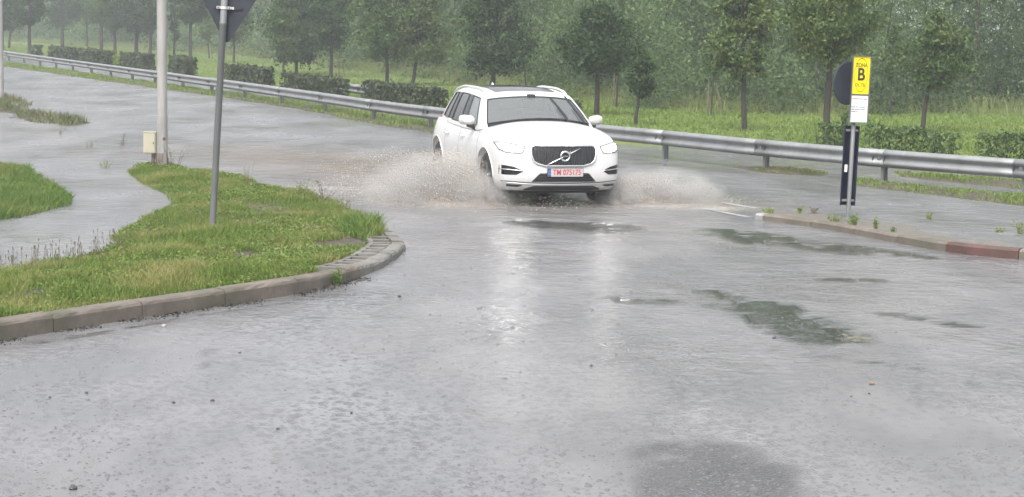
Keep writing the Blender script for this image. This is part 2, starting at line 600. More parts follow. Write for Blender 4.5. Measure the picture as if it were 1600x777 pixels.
# the park lawn beyond the guardrail
lawn_edge_px = [(-260, 62), (-120, 76), (0, 88), (150, 106), (283, 124), (390, 140), (492, 156), (632, 178), (760, 200), (900, 220), (1000, 227), (1100, 233), (1240, 242), (1400, 258), (1600, 277), (1750, 292), (1900, 308)]
le, _ = catmull([tuple(gp(*p)) for p in lawn_edge_px], 160)
rows = [(-0.6, -0.06), (0.0, 0.0), (0.35, 0.035), (1.0, 0.06), (3, 0.08), (7, 0.09), (15, 0.1), (30, 0.15), (60, 0.3), (150, 0.9), (330, 2.2)]
ldir = np.array([0.2, 0.98])
V = []
for t_, z_ in rows:
    for i, q in enumerate(le):
        j = (vnoise(np.array([i * 0.7]), np.array([0.5]), 3)[0] - 0.5) * 0.8 if t_ <= 1 else 0
        a = q + ldir * (t_ + j)
        V.append((a[0], a[1], z_))
n = len(le)
lawn = link('lawn', np_mesh('lawn', V, [(r * n + i, r * n + i + 1, (r + 1) * n + i + 1, (r + 1) * n + i) for r in range(len(rows) - 1) for i in range(n - 1)], True), M['turf'])
tag(lawn, kind='structure')


def lawn_z(x, y):
    """height of the lawn sheet, by distance behind its edge"""
    ye = np.interp(x, le[:, 0], le[:, 1])
    return np.interp(y - ye, [r[0] * 1.1 for r in rows], [r[1] for r in rows])


# ------------------------------------------------------------------ scatter of blades and leaves
def blades(P, hgt, wid, lean=0.35, rs=rng, bend=0.5):
    """P (n,3): two-segment grass blades; 5 verts, 3 faces as triangles"""
    n = len(P)
    a = rs.uniform(0, 2 * np.pi, n)
    side = np.stack([np.cos(a), np.sin(a), np.zeros(n)], 1)
    b = rs.uniform(0, 2 * np.pi, n)
    ln = rs.uniform(0, lean, n)
    d = np.stack([np.cos(b) * ln, np.sin(b) * ln, np.ones(n)], 1)
    h = np.asarray(hgt)[:, None]
    w_ = np.asarray(wid)[:, None] * 0.5
    m = P + d * h * 0.55
    tip = m + (d * np.array([1 + bend * 2, 1 + bend * 2, 0.8])) * h * 0.45
    V = np.stack([P - side * w_, P + side * w_, m + side * w_ * 0.8, m - side * w_ * 0.8, tip], 1).reshape(-1, 3)
    o = (np.arange(n) * 5)[:, None]
    Fs = np.concatenate([o + np.array([[0, 1, 2]]), o + np.array([[0, 2, 3]]), o + np.array([[3, 2, 4]])], 0)
    return V, Fs


def leaves(P, size, rs=rng, droop=0.3, aspect=0.55, out=None):
    """diamond leaves at P, random facing, a little folded"""
    n = len(P)
    d = rs.normal(size=(n, 3))
    if out is not None:
        d = d * 0.7 + out
    d[:, 2] -= droop
    d /= np.linalg.norm(d, axis=1)[:, None] + 1e-9
    r = rs.normal(size=(n, 3))
    u = np.cross(d, r)
    u /= np.linalg.norm(u, axis=1)[:, None] + 1e-9
    nn = np.cross(d, u)
    s = np.asarray(size)[:, None]
    V = np.stack([P - d * s * 0.5, P + u * s * aspect * 0.5 + nn * s * 0.08, P + d * s * 0.5, P - u * s * aspect * 0.5 + nn * s * 0.08], 1).reshape(-1, 3)
    Fs = (np.arange(n) * 4)[:, None] + np.array([[0, 1, 2, 3]])
    return V, Fs


def scatter_poly(poly, dens, rs=rng):
    poly = np.asarray(poly)
    lo, hi = poly.min(0), poly.max(0)
    n = int((hi - lo).prod() * dens)
    p = rs.uniform(0, 1, (n, 2)) * (hi - lo) + lo
    return p[in_poly(p, poly)]


def mound(name, poly, zfun, mat, res=0.08, margin=0.35):
    poly = np.asarray(poly)
    lo, hi = poly.min(0) - margin, poly.max(0) + margin
    xs = np.arange(lo[0], hi[0] + res, res)
    ys = np.arange(lo[1], hi[1] + res, res)
    X, Y = np.meshgrid(xs, ys)
    P2 = np.stack([X.ravel(), Y.ravel()], 1)
    ins = in_poly(P2, poly)
    d = seg_dist(P2, poly)
    sd = np.where(ins, d, -d)
    z = zfun(P2, sd)
    keep = sd > -margin
    idx = np.arange(len(P2)).reshape(X.shape)
    Fq = np.stack([idx[:-1, :-1], idx[:-1, 1:], idx[1:, 1:], idx[1:, :-1]], -1).reshape(-1, 4)
    Fq = Fq[keep[Fq].all(1)]
    used = np.unique(Fq)
    remap = np.zeros(len(P2), int)
    remap[used] = np.arange(len(used))
    o = link(name, np_mesh(name, np.c_[P2, z][used], remap[Fq], True), mat)
    return o


# ------------------------------------------------------------------ left kerb round the grass island
kpx = [(-300, 583, 0), (-150, 558, 0), (0, 533, 0), (158, 507, 0), (280, 488, 0), (380, 473, 0), (470, 458, 0), (539, 441, 0), (582, 426, 0), (610, 411, 0), (631, 394, 0),
       (632, 383, .05), (622, 367, .08), (606, 355, .08), (588, 346, .07), (560, 338, .05), (520, 329, .02)]
kp, klen = catmull([tuple(gp(*p)) for p in kpx], 900)
kt = np.linspace(0, klen, 900)
s_bend = kt[np.argmin(np.linalg.norm(kp - gp(545, 440), axis=1))]
s_back = kt[np.argmin(np.linalg.norm(kp - gp(606, 355, .08), axis=1))]


def kpt(s):
    p = np.array([np.interp(s, kt, kp[:, 0]), np.interp(s, kt, kp[:, 1])])
    q = np.array([np.interp(s + 0.02, kt, kp[:, 0]), np.interp(s + 0.02, kt, kp[:, 1])]) - np.array([np.interp(s - 0.02, kt, kp[:, 0]), np.interp(s - 0.02, kt, kp[:, 1])])
    q /= np.linalg.norm(q)
    return p, np.array([-q[1], q[0]])              # point, inward normal (left of travel)


def ktop(s):
    return float(np.interp(s, [0, s_bend - 1.0, s_bend + 0.8, s_back - 0.6, s_back, klen], [0.155, 0.15, 0.10, 0.085, 0.07, 0.0]))


kerb = empty('kerb', (0, 0, 0))
tag(kerb, 'weathered concrete kerb curving round the grass island on the left', 'kerb', kind='structure')


def kstone(name, s0, s1, prof, mat, parent, dz=0.0, nseg=3, jit=0.0):
    """prof: (inward offset, z factor of top, absolute z or None)"""
    V = []
    for i in range(nseg + 1):
        s = s0 + (s1 - s0) * i / nseg
        p, nr = kpt(s)
        zt = ktop(s) + dz
        for off, k in prof:
            z = zt + k if k > -0.09 else k
            wear = random.gauss(0, 0.0032) if k > -0.09 and off < 0.06 else 0.0
            q = p + nr * (off + jit + abs(wear))
            V.append((q[0], q[1], z - abs(wear) * 1.2))
    m = len(prof)
    Fs = [(i * m + j, i * m + (j + 1) % m, (i + 1) * m + (j + 1) % m, (i + 1) * m + j) for i in range(nseg) for j in range(m)]
    Fs += [tuple(range(m - 1, -1, -1)), tuple(nseg * m + j for j in range(m))]
    return MB().add(V, Fs).build(name, mat, parent)


prof = [(0.0, -0.2), (0.0, -0.035), (0.012, -0.012), (0.035, 0.0), (0.15, 0.0), (0.155, -0.2)]
s = 0.35
while s < klen - 0.2:
    L = 1.0 if s < s_bend - 0.9 else (0.5 if s < s_bend else 0.30)
    kstone('kerb_stone', s + 0.005, s + L - 0.005, prof, M['kerb'] if s < s_bend else M['kerb_pale'], kerb, nseg=10 if L > 0.4 else 4, dz=random.uniform(-0.008, 0.008), jit=random.uniform(-0.006, 0.006))
    s += L
# ladder of bars and sunken mossy cells inside the bend
s = s_bend + 0.05
while s < s_back + 0.25:
    kstone('paver_bar', s, s + 0.10, [(0.157, -0.2), (0.157, -0.002), (0.40, -0.002), (0.40, -0.2)], M['kerb_pale'], kerb, dz=random.uniform(-0.006, 0.004), nseg=1)
    kstone('paver', s + 0.103, s + 0.297, [(0.158, -0.2), (0.158, -0.03), (0.345, -0.03), (0.345, -0.2)], M['paver_dark'], kerb, nseg=2)
    kstone('paver_bar', s + 0.103, s + 0.297, [(0.348, -0.2), (0.348, -0.004), (0.405, -0.004), (0.405, -0.2)], M['kerb_pale'], kerb, nseg=2)
    s += 0.30

# ------------------------------------------------------------------ grass island with the give-way sign
inner = [tuple(kpt(s)[0] + kpt(s)[1] * (0.15 if s < s_bend - 0.2 else 0.38)) for s in np.linspace(0.4, s_back, 60)]
shore_px = [(560, 337), (520, 317), (480, 301), (420, 290), (380, 277), (330, 270), (300, 266), (262, 258), (215, 259), (198, 268), (222, 288), (258, 304), (268, 318), (240, 335), (205, 355), (172, 372), (188, 383), (140, 399), (60, 413), (0, 423), (-120, 440), (-300, 465)]
shore = [tuple(gp(x, y)) for x, y in shore_px]
isl = np.array(inner + shore)
shore_a = np.array(shore)
inner_a = np.array(inner)


def island_z(P2, sd):
    ds = seg_dist(P2, shore_a, closed=False)
    ds = np.where(sd > 0, ds, -np.minimum(ds, 1.0))
    z = np.clip(ds, -0.4, 1.4) * 0.085
    lim = np.interp(P2[:, 1], [14, 18, 20, 23], [0.15, 0.14, 0.09, 0.06])
    z = np.minimum(z, lim) + (fbm(P2[:, 0] * 1.5, P2[:, 1] * 1.2, 21) - 0.5) * 0.05 * np.clip(ds * 3, 0, 1) - 0.006
    dk = seg_dist(P2, inner_a, closed=False)
    return np.where((dk < 0.15) & (sd < 0.02), np.minimum(z, lim) - 0.06, z)


island = mound('grass_island', isl, island_z, M['soil'], 0.07, 0.18)
tag(island, kind='structure')


def bare(P2, spots):
    k = np.ones(len(P2), bool)
    nz = fbm(P2[:, 0] * 6, P2[:, 1] * 4, 33)
    for x, y, rx, ry in spots:
        c = gp(x, y)
        k &= ((P2[:, 0] - c[0]) / rx) ** 2 + ((P2[:, 1] - c[1]) / ry) ** 2 > 0.5 + nz
    return k


def grass_on(name, poly, zfun, dens, h, mat, label, bares=(), hn=(1.6, 1.2), hmin=0.22, zmin=-0.02, wid=0.009, seed=1):
    rs = np.random.RandomState(seed)
    p = scatter_poly(poly, dens, rs)
    if bares:
        p = p[bare(p, bares)]
    sd = seg_dist(p, np.asarray(poly))
    z = zfun(p, sd)
    k = (z > zmin) & (rs.rand(len(p)) < np.clip((z - zmin) / 0.03, 0.15, 1))
    p, z = p[k], z[k]
    nz = fbm(p[:, 0] * hn[0], p[:, 1] * hn[1], 44 + seed)
    hh = h * (hmin + (1 - hmin) * np.clip((nz - 0.25) * 2.2, 0, 1.3)) * rs.uniform(0.6, 1.3, len(p))
    V, Fs = blades(np.c_[p, z - 0.01], hh, rs.uniform(0.6, 1.5, len(p)) * wid, 0.7, rs)
    o = link(name, np_mesh(name, V, Fs), mat)
    tag(o, label, 'grass', kind='stuff')
    return o


grass_on('grass', isl, island_z, 3100, 0.11, M['grass'], 'rough grass growing on the kerbed island by the triangular sign',
         wid=0.0065, zmin=-0.045, bares=[(555, 388, 0.22, 0.5), (520, 392, 0.2, 0.3), (380, 414, 0.14, 0.35), (475, 407, 0.14, 0.25), (420, 400, 0.1, 0.2), (60, 478, 0.12, 0.3)], seed=2)
# low clover and broad-leaved weeds between the blades
rs = np.random.RandomState(51)
p = scatter_poly(isl, 1500, rs)
p = p[fbm(p[:, 0] * 1.3, p[:, 1] * 0.9, 52) + rs.normal(0, 0.05, len(p)) > 0.52]
z = island_z(p, seg_dist(p, isl))
p, z = p[z > -0.005], z[z > -0.005]
V, Fs = leaves(np.c_[p, z + rs.uniform(0.015, 0.06, len(p))], rs.uniform(0.015, 0.04, len(p)), rs, 0.0, 0.8)
M['clover'] = leafy('clover_leaf', (0.09, 0.16, 0.025), (0.21, 0.27, 0.065), 0.35, (1.5, (0.27, 0.25, 0.11), 0.55, 0.75))
o = link('clover', np_mesh('clover', V, Fs), M['clover'])
tag(o, 'pale clover and small broad leaves among the island grass', 'clover', kind='stuff')
# grit washed against the foot of the kerb
q = []
for k in range(2600):
    pt, nr = kpt(rs.uniform(0.5, s_bend + 0.3))
    q.append(np.r_[pt - nr * (abs(rs.normal(0, 0.07)) + 0.004), 0.003])
q = np.array(q)
q = q[fbm(q[:, 0] * 2.5, q[:, 1] * 2.5, 53) > 0.42]
V, Fs = leaves(q, rs.gamma(2, 0.006, len(q)) + 0.004, rs, 0.0, 0.8)
M['grit'] = simple('grit', (0.045, 0.04, 0.034), 0.6, 0, 0.4, 30)
o = link('kerb_grit', np_mesh('kerb_grit', V, Fs), M['grit'])
tag(o, 'dark grit and leaf litter washed along the left kerb', 'grit', kind='stuff')
# a lush tuft by the bend and thick growth round the lamp post
lush = [gp(x, y, .05) for x, y in [(530, 345), (560, 340), (592, 352), (600, 370), (575, 378), (530, 372)]]
grass_on('tall_grass', lush, island_z, 2200, 0.2, M['grass_lush'], 'taller bright green grass tuft beside the kerb bend', seed=3)

# second grassy patch at the left edge and drowned strips further back
left_px = [(-160, 262), (-40, 256), (10, 258), (45, 265), (62, 280), (95, 296), (112, 310), (110, 320), (70, 331), (35, 340), (0, 345), (-80, 352), (-160, 356)]
left_poly = np.array([gp(*p) for p in left_px])


def left_z(P2, sd):
    return np.clip(sd, -0.4, 1.2) * 0.09 - 0.01 + (fbm(P2[:, 0] * 1.3, P2[:, 1], 61) - 0.5) * 0.05 * np.clip(sd * 3, 0, 1)


lm = mound('grass_patch', left_poly, left_z, M['soil'], 0.1, 0.3)
tag(lm, kind='structure')
grass_on('grass_patch_blades', left_poly, left_z, 2200, 0.17, M['grass_lush'], 'lush grass on the low patch at the left edge of the flood', zmin=-0.05, wid=0.008, seed=4)
for k, (pp, lab) in enumerate([([(-90, 148), (10, 152), (50, 163), (42, 172), (30, 178), (-20, 172), (-90, 168)], 'nearly drowned grass strip by the far lamp post'),
                               ([(25, 176), (60, 178), (120, 187), (140, 193), (110, 197), (60, 193), (30, 187)], 'thin drowned grass strip in the flooded carriageway')]):
    q = np.array([gp(*p) for p in pp])
    zf = lambda P2, sd: np.clip(sd, -0.3, 0.6) * 0.05 + (fbm(P2[:, 0] * 1.6, P2[:, 1] * 0.8, 71) - 0.60) * 0.16
    m_ = mound('grass_strip', q, zf, M['soil'], 0.15, 0.3)
    tag(m_, kind='structure')
    grass_on('grass_strip_blades', q, zf, 300, 0.22, M['drowned'], lab, wid=0.014, zmin=-0.05, seed=5 + k)

# verge under the guardrail
vs = [([(-200, 78), (0, 97), (60, 105), (120, 112), (200, 124), (300, 138), (400, 150), (500, 165), (600, 180), (690, 193), (760, 203), (760, 214), (690, 209), (640, 203), (560, 190), (500, 177), (400, 160), (300, 146), (200, 132), (100, 118), (0, 104), (-200, 85)], 'long strip of short grass under the left guardrail'),
      ([(1322, 279), (1400, 288), (1500, 299), (1600, 309), (1760, 325), (1760, 342), (1600, 323), (1500, 311), (1400, 298), (1335, 290)], 'strip of grass in front of the right guardrail'),
      ([(1150, 261), (1185, 262), (1240, 264), (1292, 270), (1285, 275), (1230, 273), (1180, 268)], 'sparse drowned grass behind the traffic island'),
      ([(1395, 268), (1500, 277), (1640, 289), (1640, 300), (1560, 292), (1480, 284), (1400, 276)], 'patchy grass just behind the right guardrail')]
for k, (pp, lab) in enumerate(vs):
    q, _ = catmull([tuple(gp(*p)) for p in pp], 140)
    zf = lambda P2, sd: np.clip(sd, -0.3, 0.5) * 0.12 + (fbm(P2[:, 0] * 0.9, P2[:, 1] * 0.7, 81) - 0.5) * 0.05
    m_ = mound('verge', q, zf, M['soil'], 0.22 if k == 0 else 0.12, 0.25)
    tag(m_, kind='structure')
    grass_on('verge_grass', q, zf, 210 if k == 0 else 560, 0.10, M['lawn_blade'] if k != 2 else M['grass'], lab, wid=0.02 if k == 0 else 0.013, zmin=-0.015, seed=11 + k)

# short lawn blades and the uncut meadow in front of the wood
lawn_poly = np.array([gp(x, y) for x, y in [(-40, 84), (150, 105), (283, 123), (390, 139), (492, 155), (632, 177), (760, 199), (900, 219), (1000, 226), (1100, 232), (1240, 241), (1400, 257), (1640, 281)]] +
                     [gp(x, y, .1) for x, y in [(1640, 183), (1400, 180), (1200, 181), (1000, 166), (850, 148), (700, 128), (560, 112), (400, 93), (200, 76), (-40, 66)]])
rs = np.random.RandomState(5)
p = scatter_poly(lawn_poly, 24, rs)
near = p[:, 1] < 75
p = np.r_[p, scatter_poly(lawn_poly[lawn_poly[:, 1] < 80], 80, rs)]
V, Fs = blades(np.c_[p, lawn_z(p[:, 0], p[:, 1])], rs.uniform(0.03, 0.10, len(p)), rs.uniform(0.015, 0.04, len(p)), 0.9, rs)
lg = link('lawn_grass', np_mesh('lawn_grass', V, Fs), M['lawn_blade'])
tag(lg, 'short mown grass of the park lawn behind the guardrail', 'grass', kind='stuff')

wood_edge_px = [(-150, 58), (0, 66), (200, 77), (330, 86), (450, 97), (560, 112), (700, 128), (850, 148), (1000, 167), (1120, 178), (1250, 182), (1400, 181), (1640, 184), (1800, 186)]
we = np.array([gp(x, y, .1) for x, y in wood_edge_px])
wood_line, wl = catmull([tuple(q) for q in we], 400)
mp, mh = [], []
for i in range(400):
    s_ = 1 if wood_line[i, 1] < 110 else 0.55
    nb = int(300 * wl / 400 * s_)
    off = np.abs(rs.normal(0, 2.2, nb)) * rs.choice([1, 1, 1, 1.6], nb)
    q = wood_line[i] + rs.uniform(-0.6, 0.6, (nb, 2)) * wl / 400 + off[:, None] * np.array([0.15, 0.98])
    mp.append(q)
    mh.append(np.clip(off / 2.0, 0.2, 1) * rs.uniform(0.4, 1.0, nb) * 0.72)
mp, mh = np.concatenate(mp), np.concatenate(mh)
V, Fs = blades(np.c_[mp, lawn_z(mp[:, 0], mp[:, 1])], mh, rs.uniform(0.010, 0.026, len(mp)), 0.6, rs)
mg = link('meadow_grass', np_mesh('meadow_grass', V, Fs), M['meadow'])
tag(mg, 'tall pale uncut grass along the foot of the wood', 'grass', kind='stuff')

# ------------------------------------------------------------------ the wood behind the park
def fast_leaf_object(name, chunks, mat, parent=None):
    V = np.concatenate([c[0] for c in chunks])
    off = np.cumsum([0] + [len(c[0]) for c in chunks[:-1]])
    Fs = np.concatenate([c[1] + o for c, o in zip(chunks, off)])
    return link(name, np_mesh(name, V, Fs), mat, parent)


rs = np.random.RandomState(31)
chunks, tr = [], MB()
for ri, (off, step, hlo, hhi, wlo, whi, nleaf) in enumerate([(2.0, 2.0, 1.3, 3.2, 0.8, 1.5, 900), (5.0, 2.2, 3.0, 6.5, 1.3, 2.1, 1400), (9.5, 2.6, 6, 10, 1.8, 2.6, 1500),
                                                          (15, 4.0, 9, 13, 2.0, 2.8, 1000), (24, 5.0, 11, 15, 2.6, 3.6, 1100), (33, 5.0, 12, 15.5, 3.0, 4.2, 1100),
                                                          (13, 2.6, 3.5, 6.5, 1.6, 2.4, 1100), (20, 3.0, 4, 7, 2.0, 2.8, 1100), (28, 3.6, 5, 8, 2.4, 3.2, 1000)]):
    s = 0.0
    while s < wl:
        i = int(s / wl * 399)
        D = wood_line[i, 1]
        k = max(1.0, (D / 60.0) ** 0.8)
        s += step * k * rs.uniform(0.7, 1.3)
        if ri == 0 and rs.rand() < 0.25:
            continue
        c = wood_line[i] + np.array([0.15, 0.98]) * (off * k * rs.uniform(0.75, 1.25)) + rs.uniform(-1, 1, 2)
        h = rs.uniform(hlo, hhi)
        wd = rs.uniform(wlo, whi) * k
        zb = float(lawn_z(np.array([c[0]]), np.array([c[1]]))[0])
        if D < 75:
            nleaf_k = int(nleaf * (1.9 if ri in (0, 1, 2) else 1.2))
        else:
            nleaf_k = int(nleaf * 0.75)
        ncl = int(14 + h * 2.2)
        cz = rs.beta(1.0, 1.25, ncl) * h
        prof_r = np.sin(np.clip((cz / h) * 0.9 + 0.12, 0, 1) * np.pi) ** 0.6
        a = rs.uniform(0, 2 * np.pi, ncl)
        rr = wd * prof_r * np.sqrt(rs.uniform(0.1, 1, ncl))
        cc = np.stack([c[0] + np.cos(a) * rr, c[1] + np.sin(a) * rr, zb + cz + 0.15], 1)
        per = rs.randint(0, ncl, nleaf_k)
        cr = rs.uniform(0.35, 0.75, ncl) * k ** 0.5
        P = cc[per] + rs.normal(size=(nleaf_k, 3)) * cr[per][:, None] * np.array([0.6, 0.6, 0.75])
        P[:, 2] = np.maximum(P[:, 2], zb + 0.05)
        if h > 7.5:                                    # crowns high above the frame: coarser foliage
            hi_ = P[:, 2] > 7.0
            P = P[~hi_ | (rs.rand(len(P)) < 0.45)]
        kk = (0.62 if D < 75 else 0.85) * (1.0 if ri < 2 else 1.35 if ri == 2 else 2.0)
        size = kk * rs.uniform(0.14, 0.30, len(P)) * k ** 0.7 * np.clip((P[:, 2] - 2.5) / 2.5, 1.0, 4.0)
        chunks.append(leaves(P, size, rs, 0.55, 0.42))
        if ri in (1, 2, 3):
            lean = rs.uniform(-0.35, 0.35, 2)
            tr.tube([(c[0], c[1], zb - 0.2), (c[0] + lean[0] * 0.4, c[1] + lean[1] * 0.4, zb + h * 0.4), (c[0] + lean[0], c[1] + lean[1], zb + h * 0.85)], [0.055 * k, 0.045 * k, 0.015], 6)
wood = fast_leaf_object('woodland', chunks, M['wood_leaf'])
tag(wood, 'dense hazy green wood filling the background behind the lawn', 'wood', kind='stuff')
wt = tr.build('woodland_trunks', M['bark'], wood, fix=False)
wt['kind'] = 'stuff'


# ------------------------------------------------------------------ park trees
def make_tree(name, bx, by, ccx, cw, cbot, ctop, mat, label, group=None, trunk=0.06, nleaf=3600, leaf=0.14, lean=0.0, egg=0.45, ztop=None, sparse=1.0, stick=None):
    """bx,by: photo point of the foot; cw crown width, cbot / ctop its lower and upper ends there"""
    rs = np.random.RandomState(int(bx * 7 + by))
    nleaf, leaf = int(nleaf * 2.1), leaf * 0.74
    b = G(bx, by, 0.09)
    b.z = float(lawn_z(np.array([b.x]), np.array([b.y]))[0])
    s = F / b.y
    t = empty(name, b)
    tag(t, label, 'tree', group)
    zc0 = (by - cbot) / s
    zc1 = ztop if ztop else (by - ctop) / s
    cx = (ccx - bx) / s + (by - cbot) / s * math.tan(ROLL) * 0
    rad = cw / s / 2
    hc = zc1 - zc0
    tb = MB()
    wob = rs.uniform(-0.02, 0.02, (5, 2))
    tp = [(0, 0, -0.25)] + [(cx * k * 0.4 + wob[i, 0], wob[i, 1], zc0 * k) for i, k in enumerate((0.0, 0.35, 0.7, 1.0))] + [(cx * 0.9 + wob[4, 0], wob[4, 1], zc0 + hc * 0.45), (cx, 0, zc0 + hc * 0.9)]
    tb.tube(tp, [trunk * 1.25, trunk * 1.1, trunk, trunk * 0.9, trunk * 0.8, trunk * 0.5, 0.012], 8)
    # clumps fill an egg-shaped crown
    ncl = int(70 * sparse)
    u = rs.beta(1.15, 1.35, ncl)
    pr = np.clip(np.sin(np.pi * np.clip(u, 0.02, 0.98) ** (0.62 if egg < 0.5 else 0.8)), 0.15, 1) ** 0.75
    a = rs.uniform(0, 2 * np.pi, ncl)
    rr = rad * pr * np.sqrt(rs.uniform(0.15, 1.0, ncl)) * rs.uniform(0.7, 1.2, ncl)
    cc = np.stack([cx + np.cos(a) * rr, np.sin(a) * rr, zc0 + u * hc], 1)
    lb = tb
    for j in range(0, ncl, 4):
        e = cc[j]
        z0 = max(zc0 * 0.92, e[2] - rs.uniform(0.4, 0.9) * rad)
        lb.tube([(cx * 0.9, 0, z0), ((cx * 0.9 + e[0]) / 2, e[1] / 2, (z0 + e[2]) / 2 + 0.05), tuple(e)], [trunk * 0.38, trunk * 0.22, 0.006], 5, cap=False)
    lb.build('trunk', M['bark'], t, smooth=True, fix=False)
    per = rs.randint(0, ncl, nleaf)
    cr = rad * rs.uniform(0.08, 0.22, ncl)
    P = cc[per] + rs.normal(size=(nleaf, 3)) * cr[per][:, None] * np.array([1, 1, 0.8])
    V, Fs = leaves(P, rs.uniform(0.6, 1.35, nleaf) * leaf, rs, 0.6, 0.6)
    link('crown', np_mesh('crown', V, Fs), mat, t)
    for dx, dz, ln in (stick or []):
        st = MB()
        st.tube([(dx, -0.1, -0.2), (dx + ln, -0.05, dz)], 0.025, 6)
        st.build('stake', M['stake'], t)
    return t


A, B_, C_ = M['leaf_a'], M['leaf_b'], M['leaf_c']
TG = 'young trees planted on the park lawn'
make_tree('park_tree', 463, 116, 462, 112, 98, 0, A, 'dense dark tree right of the triangular sign, first behind the hedges', TG, 0.085, 5200, 0.2, ztop=5.2)
make_tree('park_tree', 443, 119, 443, 50, 84, 0, B_, 'thin stemmed tree half hidden behind the dense dark tree', TG, 0.05, 1200, 0.19, ztop=4.4)
make_tree('park_tree', 516, 121, 520, 78, 74, 0, A, 'dark tree with a leaning trunk above the long hedge', TG, 0.085, 3600, 0.2, ztop=5.2, stick=[(0.42, 1.6, 0.0), (0.75, 0.7, -0.2)])
make_tree('park_tree', 605, 133, 603, 100, 92, 0, B_, 'round green tree, left one of the pair behind the long hedge', TG, 0.075, 4600, 0.18, ztop=5.0)
make_tree('park_tree', 644, 134, 660, 96, 97, 0, C_, 'yellowish tree, right one of the pair behind the long hedge', TG, 0.075, 4600, 0.18, ztop=5.2)
make_tree('park_tree', 768, 152, 774, 108, 112, 0, A, 'big dark egg shaped tree rising behind the car roof', TG, 0.10, 6000, 0.16, ztop=4.9)
make_tree('park_tree', 822, 148, 815, 30, 112, 40, B_, 'spindly sapling beside the big dark egg shaped tree', TG, 0.03, 500, 0.15, sparse=0.5)
make_tree('park_tree', 932, 181, 932, 112, 108, 10, A, 'spreading dark tree just right of the car', TG, 0.075, 4200, 0.14)
make_tree('park_tree', 963, 170, 965, 50, 100, 30, B_, 'slim sapling with two stakes behind the spreading tree', TG, 0.028, 900, 0.14, sparse=0.6, stick=[(-0.12, 1.2, 0.05)])
make_tree('park_tree', 992, 196, 1003, 46, 148, 86, A, 'small dark compact tree with a thin trunk by the guardrail', TG, 0.045, 1700, 0.11)
make_tree('park_tree', 1162, 205, 1156, 94, 122, 0, C_, 'tall yellow tinged tree left of the parking sign', TG, 0.065, 4400, 0.13, ztop=4.3)
make_tree('park_tree', 1112, 181, 1114, 40, 118, 50, B_, 'sapling leaning on two crossed stakes', TG, 0.022, 500, 0.13, sparse=0.5, stick=[(-0.12, 1.0, 0.0), (0.38, 0.95, -0.3)])
make_tree('park_tree', 1291, 226, 1292, 168, 88, 0, C_, 'wide pale green tree directly behind the parking sign', TG, 0.075, 5200, 0.12, ztop=4.6, egg=0.6)
make_tree('park_tree', 1441, 206, 1458, 106, 132, 24, B_, 'rounded green tree right of the parking sign', TG, 0.06, 4200, 0.13)
make_tree('park_tree', 1391, 186, 1391, 34, 120, 40, B_, 'faint sapling between the sign and the rounded tree', TG, 0.025, 450, 0.14, sparse=0.5)
# far left row, fading into the rain
for bx, by, ccx, cw, cbot, tk, m_, lab in [
    (4, 79, 4, 50, 46, 0.12, A, 'hazy tree behind the lamp post at the left edge'),
    (14, 76, 22, 52, 44, 0.10, B_, 'hazy tree at the far left end of the row'),
    (46, 84, 47, 44, 42, 0.14, A, 'first dark trunked tree beyond the smallest hedge'),
    (97, 75, 98, 66, 42, 0.16, A, 'broad hazy tree above the second hedge'),
    (136, 74, 136, 48, 40, 0.10, C_, 'pale hazy tree with a forked foot'),
    (158, 80, 160, 50, 38, 0.14, B_, 'straight trunked hazy tree above the third hedge'),
    (180, 85, 178, 40, 48, 0.12, B_, 'hazy tree next to the bright shrub'),
    (213, 86, 215, 72, 50, 0.15, A, 'dark tree with a low wide crown left of the lamp post'),
    (234, 88, 238, 44, 52, 0.12, A, 'narrow dark tree touching the lamp post from the left'),
    (297, 97, 300, 56, 34, 0.10, A, 'straight grey trunked tree right of the lamp post'),
    (365, 99, 366, 56, 62, 0.07, B_, 'leafy tree seen just right of the triangular sign')]:
    make_tree('park_tree', bx, by, ccx, cw, cbot, 0, m_, lab, TG, tk, 2600, 0.26 if bx < 290 else 0.2, ztop=6.2 if bx < 290 else 5.0)
make_tree('park_tree', 272, 88, 273, 20, 66, 0, A, 'narrow column shaped tree right beside the lamp post', TG, 0.09, 1300, 0.24, ztop=6.0)
make_tree('park_tree', 327, 93, 322, 32, 62, 18, C_, 'small reddish young tree left of the triangular sign', TG, 0.04, 800, 0.18, sparse=0.6, stick=[(0.25, 1.2, -0.15)])


